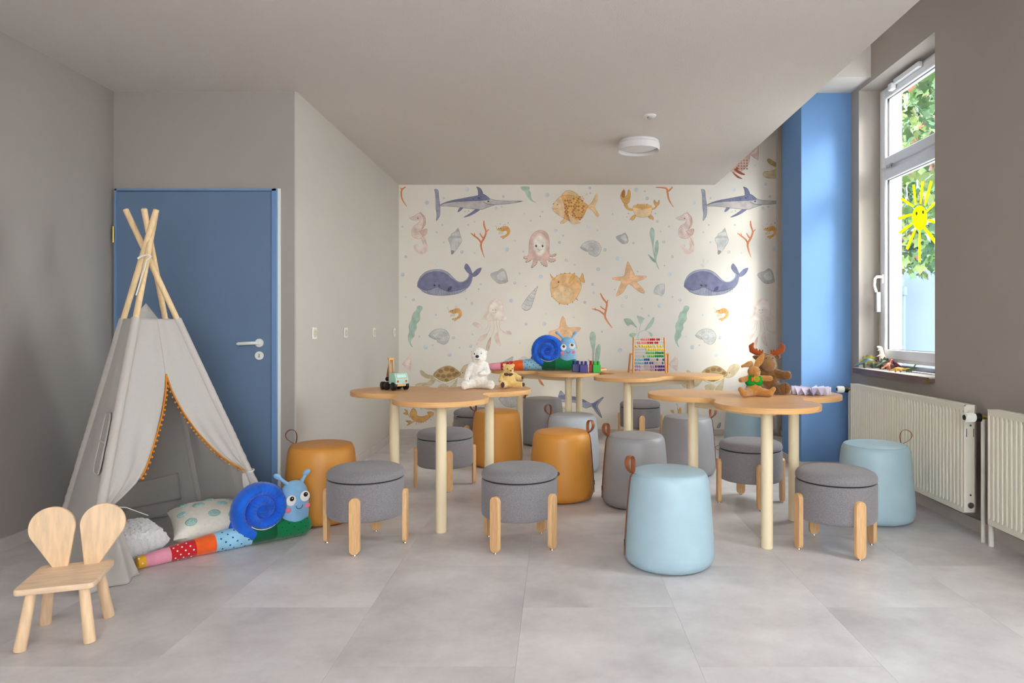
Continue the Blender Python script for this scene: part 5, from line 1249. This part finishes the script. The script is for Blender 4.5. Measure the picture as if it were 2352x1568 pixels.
for x in (-0.012, 0.019): MB().ball((x, -0.033, 0.124), 0.0038, seg=10, rings=8).build('eye', M_black, td)
MB().ball((0.007, -0.047, 0.114), (0.006, 0.004, 0.004), seg=10).build('nose', mat('brown_nose', (110, 70, 44), 0.6), td)

# building blocks
def block(x, y, w, m, label, rz=0):
    t = thing('building_block', label, 'toy block', (x, y, TZ), rz, 'large toy building blocks')
    MB().box((0, 0, 0.034), (w, 0.066, 0.068), bev=0.003).build('brick', m, t)
    for sx in ((-1, 1) if w > 0.05 else (0,)):
        for sy in (-1, 1):
            MB().tube([(sx*0.0165, sy*0.0165, 0.066), (sx*0.0165, sy*0.0165, 0.092), (sx*0.0165, sy*0.0165, 0.096)], [0.0125, 0.0125, 0.010], 16).build('stud', m, t)
M_nav = mat('navy_block_plastic', (38, 30, 122), 0.35, 0.45); M_grn = mat('green_block_plastic', (30, 172, 40), 0.35, 0.45); M_redb = mat('red_block_plastic', (206, 26, 34), 0.35, 0.45)
p = at(1323, 857, 5.90); block(p.x, 5.90, 0.068, M_nav, 'navy toy block touching the snail on the back table', 0.05)
p = at(1341, 858, 5.80); block(p.x, 5.80, 0.068, M_nav, 'navy toy block next to the red one', -0.04)
p = at(1358, 858, 5.86); block(p.x, 5.88, 0.034, M_redb, 'narrow red toy block behind the green one', 0)
p = at(1370, 858, 5.80); block(p.x, 5.80, 0.066, M_grn, 'bright green toy block with two visible studs', 0.06)

# abacus
ab = thing('abacus', 'wooden ten-row abacus with coloured beads on the back table', 'abacus', (0.776, 5.66, TZ+0.006), rad(-2))
M_abw = mat('honey_wood', (206, 142, 82), 0.45, 0.4, vary=0.08, vscale=12, stretch=(10, 10, 1))
AH = 0.292
def fpos(x, h): return Vector((x, 0.03*(1-0)*0+0.045*h/AH, h))        # frame leans back slightly
for s in (-1, 1): MB().tube([fpos(s*0.135, 0.0), fpos(s*0.1315, AH*0.5), fpos(s*0.128, AH)], [0.0085, 0.0085, 0.008], 14).build('frame_post', M_abw, ab)
for s in (-1, 1):
    MB().tube([(s*0.165, 0.115, 0.0), (s*0.156, 0.024, 0.160)], [0.0085, 0.0085], 12).build('stand_leg', M_abw, ab)
    MB().tube([fpos(s*0.13, 0.155), (s*0.160, 0.024, 0.157)], 0.006, 10).build('pivot', M_abw, ab)
MB().tube([(-0.165, 0.105, 0.018), (0.165, 0.105, 0.018)], 0.0025, 8).build('stand_rod', M_steel, ab)
rows = [(206, [1665, 1687, 1708, 1729, 1752, 1775, 1797, 1820, 1853, 1876], 'pr'), (247, [1624, 1645, 1677, 1699, 1722, 1746, 1774, 1797, 1834, 1857], 'pr'), (290, [1604, 1650, 1684, 1706, 1729, 1758, 1784, 1831, 1870, 1902], 'yy'), (331, [1732, 1754, 1776, 1798, 1820, 1842, 1864, 1886, 1908, 1930], 'yy'),
        (374, [1735, 1757, 1779, 1801, 1823, 1845, 1866, 1888, 1909, 1931], 'gG'), (416, [1706, 1755, 1777, 1800, 1822, 1845, 1867, 1889, 1911, 1933], 'gG'), (459, [1608, 1630, 1653, 1675, 1697, 1719, 1741, 1764, 1868, 1940], 'bB'), (501, [1610, 1632, 1655, 1677, 1700, 1726, 1751, 1785, 1812, 1934], 'bB'), (545, [1618, 1640, 1664, 1803, 1828, 1855, 1883, 1905, 1925, 1948], 'vV'), (587, [1618, 1640, 1664, 1803, 1828, 1855, 1885, 1908, 1928, 1952], 'vV')]
BM = {'p': (230, 140, 130), 'r': (192, 20, 28), 'y': (240, 200, 24), 'g': (104, 188, 80), 'G': (20, 132, 44), 'b': (130, 176, 196), 'B': (14, 78, 152), 'v': (168, 132, 178), 'V': (66, 30, 120)}
BM = {k_: mat('bead_'+{'p': 'pink', 'r': 'red', 'y': 'yellow', 'g': 'light_green', 'G': 'dark_green', 'b': 'light_blue', 'B': 'blue', 'v': 'lilac', 'V': 'purple'}[k_], c, 0.25, 0.5) for k_, c in BM.items()}
beadmesh = {k_: MB().use(m_).lathe([(0.0018, -0.0078), (0.006, -0.0074), (0.0098, -0.004), (0.0108, 0), (0.0098, 0.004), (0.006, 0.0074), (0.0018, 0.0078)], 14, M=Matrix.Rotation(PI/2, 4, 'Y')).mesh('bead_'+m_.name) for k_, m_ in BM.items()}
for y, xs_, cc_ in rows:
    f = (620-y)/(620-185); h = AH*f*0.985+0.003; xl = 1590+(1565-1590)*f; xr = 1977+(1940-1977)*f; hw = 0.135-0.007*f
    MB().tube([fpos(-hw, h), fpos(hw, h)], 0.0014, 6).build('rod', M_steel, ab)
    for i, x in enumerate(xs_):
        o = bpy.data.objects.new('bead', beadmesh[cc_[0] if i < 5 else cc_[1]]); C.objects.link(o); o.parent = ab
        o.location = fpos(-hw+2*hw*(x-xl)/(xr-xl), h)

# rabbit
rb_ = thing('plush_rabbit', 'tan plush rabbit in green waistcoat sitting before the moose', 'plush toy', (1.10, 3.80, TZ), rad(4))
M_tan = fur('tan_fur', (190, 130, 62), bs=220)
blob('body', [('e', (0, 0.0, 0.045), (0.042, 0.034, 0.046)), ('e', (0, 0.0, 0.088), (0.036, 0.030, 0.03)), ('e', (0, -0.006, 0.136), (0.036, 0.034, 0.033)), ('e', (0.004, -0.034, 0.122), (0.018, 0.014, 0.015)),
     ('l', (-0.028, -0.01, 0.026), (-0.072, -0.05, 0.020), 0.026, 0.020), ('l', (-0.072, -0.05, 0.020), (-0.094, -0.056, 0.044), 0.020, 0.014), ('l', (0.028, -0.01, 0.026), (0.072, -0.052, 0.020), 0.026, 0.020), ('l', (0.072, -0.052, 0.020), (0.092, -0.056, 0.044), 0.020, 0.013),
     ('l', (-0.030, -0.005, 0.100), (-0.080, -0.025, 0.092), 0.017, 0.015), ('l', (0.030, -0.005, 0.100), (0.084, -0.025, 0.100), 0.017, 0.016)], M_tan, rb_, 0.0038, 4, disp=0.0014, dscale=140)
for pts_ in ([(-0.012, 0.0, 0.160), (-0.022, -0.006, 0.178), (-0.045, -0.018, 0.176), (-0.078, -0.022, 0.166)], [(0.010, 0.0, 0.160), (0.026, 0.0, 0.185), (0.044, 0.0, 0.212), (0.058, 0.002, 0.236)]):
    b = MB(); b.tube(spl(pts_, 5, False), [(w, w*0.4) for w in [0.010+0.010*math.sin(PI*min(1, i/13.0)) if i < 15 else 0.006 for i in range(16)]], 12, flat=(0, 1, 0)); b.build('ear', M_tan, rb_)
M_vest = mat('green_felt', (30, 150, 52), 0.9, 0.1, vary=0.08, vscale=80)
blob('waistcoat', [('e', (-0.019, -0.006, 0.080), (0.031, 0.033, 0.026)), ('e', (0.019, -0.006, 0.080), (0.031, 0.033, 0.026)), ('e', (-0.030, -0.004, 0.098), (0.014, 0.028, 0.020)), ('e', (0.030, -0.004, 0.098), (0.014, 0.028, 0.020))], M_vest, rb_, 0.004, 3)
b = MB(); b.ball((0.0, -0.040, 0.098), (0.022, 0.007, 0.018)); b.build('neckerchief', mat('patterned_scarf', (150, 140, 40), 0.8, 0.1, vary=0.6, vscale=260), rb_)
b = MB(); b.tube([(-0.024, -0.043, 0.086), (-0.025, -0.043, 0.108)], [0.004, 0.006], 10); b.build('carrot', mat('carrot_felt', (236, 100, 34), 0.8, 0.1), rb_)
b = MB(); b.ball((-0.026, -0.041, 0.116), (0.005, 0.004, 0.008)); b.build('carrot_top', M_vest, rb_)
MB().ball((0.005, -0.048, 0.128), (0.0042, 0.003, 0.0035), seg=10).build('nose', mat('pink_nose', (226, 150, 140), 0.7), rb_)
for x in (-0.012, 0.022): MB().ball((x, -0.036, 0.146), (0.0035, 0.002, 0.002), seg=8, rings=6).build('eye', mat('brown_eye', (80, 52, 24), 0.4), rb_)
# moose
ms = thing('plush_moose', 'brown plush moose with rust antlers behind the rabbit', 'plush toy', (1.225, 3.965, TZ), rad(-6))
M_brown = fur('brown_fur', (126, 84, 42)); M_muz = fur('moose_muzzle', (150, 108, 68)); M_ant = mat('rust_antler_felt', (156, 72, 32), 0.9, 0.1, vary=0.06, vscale=40, sheen=0.3)
blob('body', [('e', (0, 0.01, 0.070), (0.070, 0.056, 0.070)), ('e', (0.0, 0.01, 0.120), (0.056, 0.046, 0.04)), ('e', (-0.004, 0, 0.185), (0.054, 0.050, 0.052)), ('e', (-0.058, 0.005, 0.206), (0.026, 0.010, 0.013), E3(0, 0.35, 0)), ('e', (0.056, 0.005, 0.208), (0.026, 0.010, 0.013), E3(0, -0.35, 0)),
     ('l', (0.050, 0, 0.120), (0.096, -0.03, 0.104), 0.024, 0.026), ('e', (0.108, -0.036, 0.108), (0.024, 0.022, 0.027)), ('l', (-0.050, 0, 0.120), (-0.09, -0.03, 0.095), 0.024, 0.024),
     ('l', (0.040, -0.02, 0.034), (0.080, -0.065, 0.034), 0.034, 0.030), ('e', (0.084, -0.080, 0.036), (0.033, 0.020, 0.036)), ('l', (-0.040, -0.02, 0.034), (-0.07, -0.06, 0.034), 0.034, 0.030)], M_brown, ms, 0.005, 4, disp=0.0022, dscale=100)
blob('muzzle', [('e', (0.004, -0.036, 0.168), (0.044, 0.036, 0.040)), ('e', (0.0, -0.030, 0.198), (0.030, 0.028, 0.026))], M_muz, ms, 0.005, 4, disp=0.0014, dscale=120)
for s in (-1, 1):
    b = [('l', (s*0.026, 0, 0.228), (s*0.055, 0, 0.232), 0.009, 0.013), ('l', (s*0.055, 0, 0.232), (s*0.084, 0, 0.250), 0.014, 0.017), ('l', (s*0.084, 0, 0.250), (s*0.090, 0, 0.272), 0.017, 0.014), ('l', (s*0.090, 0, 0.272), (s*0.078, 0, 0.290), 0.013, 0.006), ('l', (s*0.060, 0, 0.238), (s*0.058, 0, 0.256), 0.009, 0.006), ('l', (s*0.044, 0, 0.232), (s*0.040, 0, 0.252), 0.008, 0.005), ('l', (s*0.028, 0, 0.232), (s*0.024, 0, 0.250), 0.007, 0.005)]
    blob('antler', b, M_ant, ms, 0.0032, 3)
for x in (-0.014, 0.022): MB().ball((x, -0.052, 0.206), (0.003, 0.002, 0.004), seg=8, rings=6).build('eye', M_black, ms)
b = MB(); b.tube([(0.084, -0.1005, 0.010), (0.084, -0.101, 0.036), (0.084, -0.096, 0.062)], 0.0016, 6); b.build('paw_stitch', mat('dark_thread', (70, 44, 22), 0.9), ms)

# folded paper rosette
ro = thing('paper_rosette', 'lilac white pleated paper rosette on the right table edge', 'paper craft', (1.462, 3.915, TZ), rad(5))
N_ = 30; vs = []; R_ = 0.108
for i in range(N_):
    a_ = 2*PI*i/N_; up = 0.044 if i % 2 == 0 else 0.002
    vs.append((R_*math.cos(a_), R_*math.sin(a_), up+0.001*math.sin(i*1.7)))
for i in range(N_):
    a_ = 2*PI*i/N_; vs.append((0.010*math.cos(a_), 0.010*math.sin(a_), 0.036 if i % 2 == 0 else 0.006))
b = MB(); b._add(vs, [[i, (i+1) % N_, N_+(i+1) % N_, N_+i] for i in range(N_)]); b.build('pleated_paper', mat('lilac_paper', (232, 226, 244), 0.8, 0.15), ro, smooth=False, thick=0.0008)

# ------------------------------------------------------------------ dinosaurs on the sill
def pmat(n, c, c2=None): return mat(n, c, 0.4, 0.45, c2=c2, vscale=30)
def legs4(L, W, h, r): return [('l', (x, y, h), (x, y, r*0.8), r*1.25, r*0.85) for x in (-L, L) for y in (-W, W)]
def dino(name, label, loc, rz, parts, m, vox=0.0028): 
    t = thing(name, label, 'toy dinosaur', loc, rz, 'plastic dinosaurs on the window sill')
    blob('body', parts, m, t, vox, 2); return t
def plates(t, pts, m, s0, tips=None):
    for (x, z, s, tl) in pts:
        b = MB(); pl = [(-0.5, 0), (-0.62, 0.5), (0, 1.15), (0.62, 0.5), (0.5, 0)]
        b.prism([(px_*s, py_*s) for px_, py_ in pl], -0.0018, 0.0018, M=T(x, 0, z) @ Matrix.Rotation(tl, 4, 'Y') @ Matrix(((1, 0, 0, 0), (0, 0, -1, 0), (0, 1, 0, 0), (0, 0, 0, 1)))); b.build('back_plate', m, t)
Mst = pmat('teal_yellow_plastic', (12, 84, 112), (116, 104, 22)); Mpl = pmat('yellow_black_plate', (160, 144, 20), (14, 14, 10)); Mgr = pmat('olive_plastic', (66, 70, 34), (26, 38, 44)); Mwh = pmat('cream_plastic', (236, 214, 190), (250, 240, 220)); Mrd = pmat('rust_plastic', (150, 62, 34), (190, 120, 92)); Mdr = pmat('dark_red_plastic', (120, 36, 44), (80, 30, 60)); Mye = pmat('yellow_plastic', (200, 158, 56), (168, 120, 40)); Mgn = pmat('green_plastic', (24, 108, 72), (104, 122, 32))
t = dino('toy_stegosaurus', 'teal and yellow toy stegosaurus with spiky plates at sill corner', (2.345, 5.12, ZS), rad(-8), [('e', (0, 0, 0.050), (0.046, 0.022, 0.028)), ('l', (-0.03, 0, 0.050), (-0.075, 0, 0.028), 0.016, 0.008), ('l', (-0.075, 0, 0.028), (-0.105, 0, 0.012), 0.008, 0.003), ('l', (0.035, 0, 0.044), (0.070, 0, 0.026), 0.014, 0.009), ('e', (0.076, 0, 0.022), (0.013, 0.008, 0.008))]+legs4(0.028, 0.014, 0.034, 0.008), Mst)
plates(t, [(-0.088, 0.020, 0.009, -0.6), (-0.070, 0.034, 0.012, -0.6), (-0.052, 0.052, 0.016, -0.5), (-0.030, 0.070, 0.020, -0.35), (-0.008, 0.076, 0.023, -0.1), (0.014, 0.076, 0.022, 0.15), (0.034, 0.068, 0.018, 0.4), (0.050, 0.052, 0.013, 0.7)], Mpl, 1)
t = dino('toy_stegosaurus', 'dark olive toy stegosaurus with round plates behind the rust dinosaur', (2.395, 4.98, ZS), rad(20), [('e', (0, 0, 0.044), (0.042, 0.020, 0.026)), ('l', (-0.03, 0, 0.042), (-0.080, 0, 0.022), 0.014, 0.004), ('l', (0.03, 0, 0.044), (0.060, 0, 0.044), 0.013, 0.009), ('e', (0.068, 0, 0.044), (0.014, 0.008, 0.009))]+legs4(0.024, 0.013, 0.03, 0.007), Mgr)
plates(t, [(-0.045, 0.042, 0.012, -0.5), (-0.022, 0.062, 0.017, -0.3), (0.002, 0.068, 0.020, 0), (0.026, 0.064, 0.017, 0.3), (0.046, 0.054, 0.012, 0.5)], Mgr, 1)
dino('toy_tyrannosaurus', 'tall cream toy tyrannosaurus with open jaws by the window frame', (2.44, 5.10, ZS), rad(160), [('e', (0, 0, 0.075), (0.026, 0.021, 0.036)), ('l', (0.004, 0, 0.095), (0.010, 0, 0.135), 0.020, 0.014), ('e', (0.020, 0, 0.155), (0.022, 0.013, 0.012), E3(0, -0.35, 0)), ('e', (0.022, 0, 0.137), (0.016, 0.009, 0.006), E3(0, 0.3, 0)), ('l', (-0.01, 0, 0.06), (-0.03, 0, 0.02), 0.018, 0.008), ('l', (-0.03, 0, 0.02), (-0.055, 0, 0.008), 0.008, 0.004), ('l', (0.02, 0.012, 0.10), (0.038, 0.014, 0.088), 0.005, 0.003), ('l', (0.02, -0.012, 0.10), (0.038, -0.014, 0.088), 0.005, 0.003), ('l', (0, 0.015, 0.055), (0.008, 0.018, 0.008), 0.014, 0.008), ('l', (0, -0.015, 0.055), (0.008, -0.018, 0.008), 0.014, 0.008)], Mwh)
def rex(label, loc, rz, m, s=1.0):
    return dino('toy_theropod', label, loc, rz, [(p_[0],)+tuple(tuple(v*s for v in q) if hasattr(q, '__len__') and not isinstance(q, Matrix) else q*s for q in p_[1:]) for p_ in [('e', (0, 0, 0.040), (0.018, 0.011, 0.016)), ('l', (0.01, 0, 0.046), (0.020, 0, 0.066), 0.010, 0.007), ('e', (0.028, 0, 0.074), (0.014, 0.007, 0.007)), ('l', (-0.012, 0, 0.038), (-0.060, 0, 0.010), 0.010, 0.003), ('l', (0, 0.008, 0.034), (0.006, 0.010, 0.004), 0.008, 0.004), ('l', (0, -0.008, 0.034), (0.006, -0.010, 0.004), 0.008, 0.004), ('l', (0.014, 0.007, 0.048), (0.024, 0.008, 0.040), 0.003, 0.002), ('l', (0.014, -0.007, 0.048), (0.024, -0.008, 0.040), 0.003, 0.002)]], m, 0.002)
rex('rust coloured toy dinosaur standing upright in front of the olive one', (2.365, 4.86, ZS), rad(15), Mrd)
rex('dark red toy dinosaur with raised head right of the rust one', (2.43, 4.88, ZS), rad(120), Mdr, 1.02)
def brachio(label, loc, rz, m, s, nz): 
    dino('toy_sauropod', label, loc, rz, [('e', (0, 0, 0.022*s), (0.030*s, 0.013*s, 0.013*s)), ('l', (0.02*s, 0, 0.024*s), (0.045*s, 0, nz[0]*s), 0.009*s, 0.005*s), ('l', (0.045*s, 0, nz[0]*s), (0.060*s, 0, nz[1]*s), 0.005*s, 0.0045*s), ('e', (0.066*s, 0, nz[1]*s), (0.008*s, 0.005*s, 0.004*s)), ('l', (-0.02*s, 0, 0.02*s), (-0.06*s, 0, 0.008*s), 0.008*s, 0.003*s)]+legs4(0.016*s, 0.008*s, 0.016*s, 0.0045*s), m, 0.0018)
brachio('yellow long-necked toy dinosaur at the sill edge', (2.335, 4.66, ZS), rad(-10), Mye, 1.0, (0.020, 0.026))
brachio('small green toy dinosaur with raised neck at the end of the row', (2.41, 4.66, ZS), rad(-70), Mgn, 0.85, (0.040, 0.062))
# ------------------------------------------------------------------ outside
M_bld = mat('pale_render', (88, 98, 110), 0.9, 0.1, vary=0.04, vscale=1.5)
og = MB().box((12, 8, -0.5), (18.4, 40, 0.3)); tag(struct('ground_outside', og, mat('paving', (170, 172, 172), 0.9, 0.1, vary=0.08, vscale=3)))
nb = thing('rendered_building', 'pale blue rendered building wall seen through the window', 'building', (9.5, 12.4, -0.35))
MB().box((0, 0.2, 3.0), (9, 0.4, 6.0)).build('wall', M_bld, nb)
MB().box((0, -0.02, 0.35), (9, 0.06, 0.7)).build('plinth', mat('plinth_grey', (150, 158, 168), 0.9, 0.1), nb)
dp = thing('downpipe', 'grey zinc downpipe on the pale building outside', 'pipe', (6.22, 12.25, -0.35))
MB().tube([(0, 0, 0), (0, 0, 2.05)], 0.05, 14).build('pipe', mat('zinc', (72, 86, 104), 0.5, 0.4), dp)
MB().tube([(0, 0, 2.05), (0, 0, 2.20)], 0.075, 14).build('hopper', mat('zinc2', (72, 86, 104), 0.5, 0.4), dp)
# maple tree behind the glass
tr = thing('maple_tree', 'green maple tree with a few reddish leaves outside the window', 'tree', (5.6, 10.3, -0.35))
M_bark = mat('bark', (150, 142, 130), 0.9, 0.1, vary=0.15, vscale=8)
b = MB(); b.tube([(0.9, 0.1, 0), (0.85, 0.1, 1.6), (0.7, 0.0, 3.0), (0.5, 0, 4.5)], [0.14, 0.12, 0.09, 0.05], 12)
b.build('trunk', M_bark, tr)
for p0, p1, p2, r_ in (((0.7, 0, 3.0), (0.0, -0.3, 3.5), (-0.7, -0.8, 4.2), 0.045), ((0.8, 0.1, 2.2), (0.2, 0.1, 2.6), (-0.6, 0.2, 2.7), 0.035), ((0.6, 0, 3.8), (0.1, 0.3, 4.4), (-0.4, 0.4, 5.2), 0.04), ((0.75, 0, 2.6), (0.2, -0.5, 2.9), (-0.3, -1.1, 3.1), 0.03)):
    MB().tube([p0, p1, p2], [r_, r_*0.75, r_*0.35], 8).build('branch', M_bark, tr)
leafcols = [(54, 82, 34), (74, 102, 42), (42, 70, 34), (98, 112, 52), (116, 72, 54), (52, 82, 46)]
rnd = random.Random(3)
star = []
for i in range(10):
    a = 2*PI*i/10; r_ = 1.0 if i % 2 == 0 else 0.60
    if i == 5: r_ = 0.3
    star.append((r_*math.cos(a), r_*math.sin(a)))
for ci, col in enumerate(leafcols):
    m_ = mat('leaf_%d' % ci, col, 0.5, 0.3); b = MB()
    N_ = 1100 if ci < 4 else 300
    for i in range(N_):
        th = rnd.uniform(0, 2*PI); ph = math.acos(rnd.uniform(-1, 1)); rr = rnd.uniform(0.3, 1)**0.5
        c_ = Vector((0.1+1.5*rr*math.sin(ph)*math.cos(th), -0.1+1.3*rr*math.sin(ph)*math.sin(th), 4.1+1.95*rr*math.cos(ph)))
        s_ = rnd.uniform(0.06, 0.11)
        R_ = E3(rnd.uniform(0, 2*PI), rnd.uniform(0, PI), rnd.uniform(0, 2*PI))
        b._add([c_+R_ @ Vector((x*s_, y*s_, 0.15*s_*(x*x-y*y))) for x, y in star], [list(range(10))])
    o = b.build('foliage', m_, tr, smooth=False); o['kind'] = 'stuff'
# nearer maple right outside, its crown fills the upper panes
nt = thing('maple_tree', 'close maple with big leaves at the upper pane', 'tree', (4.3, 7.6, -0.35))
MB().tube([(0.9, 0.5, 0), (0.85, 0.5, 2.2), (0.7, 0.4, 3.4), (0.4, 0.3, 4.8)], [0.11, 0.10, 0.08, 0.04], 10).build('trunk', M_bark, nt)
for p0, p1, p2, p3 in (((0.75, 0.42, 3.2), (0.2, 0.0, 3.25), (-0.35, -0.55, 3.35), (-0.8, -1.1, 3.0)), ((0.8, 0.45, 2.6), (0.2, 0.2, 2.75), (-0.3, -0.2, 2.6), (-0.7, -0.7, 2.45)), ((0.6, 0.4, 3.9), (0.2, -0.2, 4.2), (-0.3, -0.7, 4.3), (-0.6, -1.2, 4.5))):
    MB().tube([p0, p1, p2, p3], [0.045, 0.032, 0.024, 0.010], 8).build('branch', M_bark, nt)
for ci, col in enumerate(leafcols):
    m_ = MATS['leaf_%d' % ci]; b = MB()
    for i in range(520 if ci < 4 else 130):
        th = rnd.uniform(0, 2*PI); ph = math.acos(rnd.uniform(-1, 1)); rr = rnd.uniform(0.1, 1)**0.45
        c_ = Vector((0.15+1.1*rr*math.sin(ph)*math.cos(th), -0.25+1.25*rr*math.sin(ph)*math.sin(th), 3.65+1.45*rr*math.cos(ph)))
        if i % 6 == 0: c_ = Vector((rnd.uniform(-1.25, -0.3), rnd.uniform(-2.1, -1.2), rnd.uniform(2.5, 4.2)))  # bough leaves added in the sun path to dapple the hidden window
        s_ = rnd.uniform(0.045, 0.085); R_ = E3(rnd.uniform(0.3, PI/2+0.5), rnd.uniform(-0.7, 0.7), rnd.uniform(0, 2*PI))
        b._add([c_+R_ @ Vector((x*s_, y*s_, 0.15*s_*(x*x-y*y))) for x, y in star], [list(range(10))])
    o = b.build('foliage', m_, nt, smooth=False); o['kind'] = 'stuff'
# unseen wall added to keep the low sun off the nearer windows
wg = thing('sun_blocker', 'added wall outside on the right that blocks the sun', 'building', (7.0, -5.5, -0.35))
MB().box((0, 0, 2.5), (0.4, 10.0, 5.0)).build('wall', M_bld, wg)
MB().box((0, 0, 5.1), (0.6, 10.0, 0.2)).build('blocker_cap', mat('blocker_cap_grey', (120, 116, 114), 0.9, 0.1), wg)
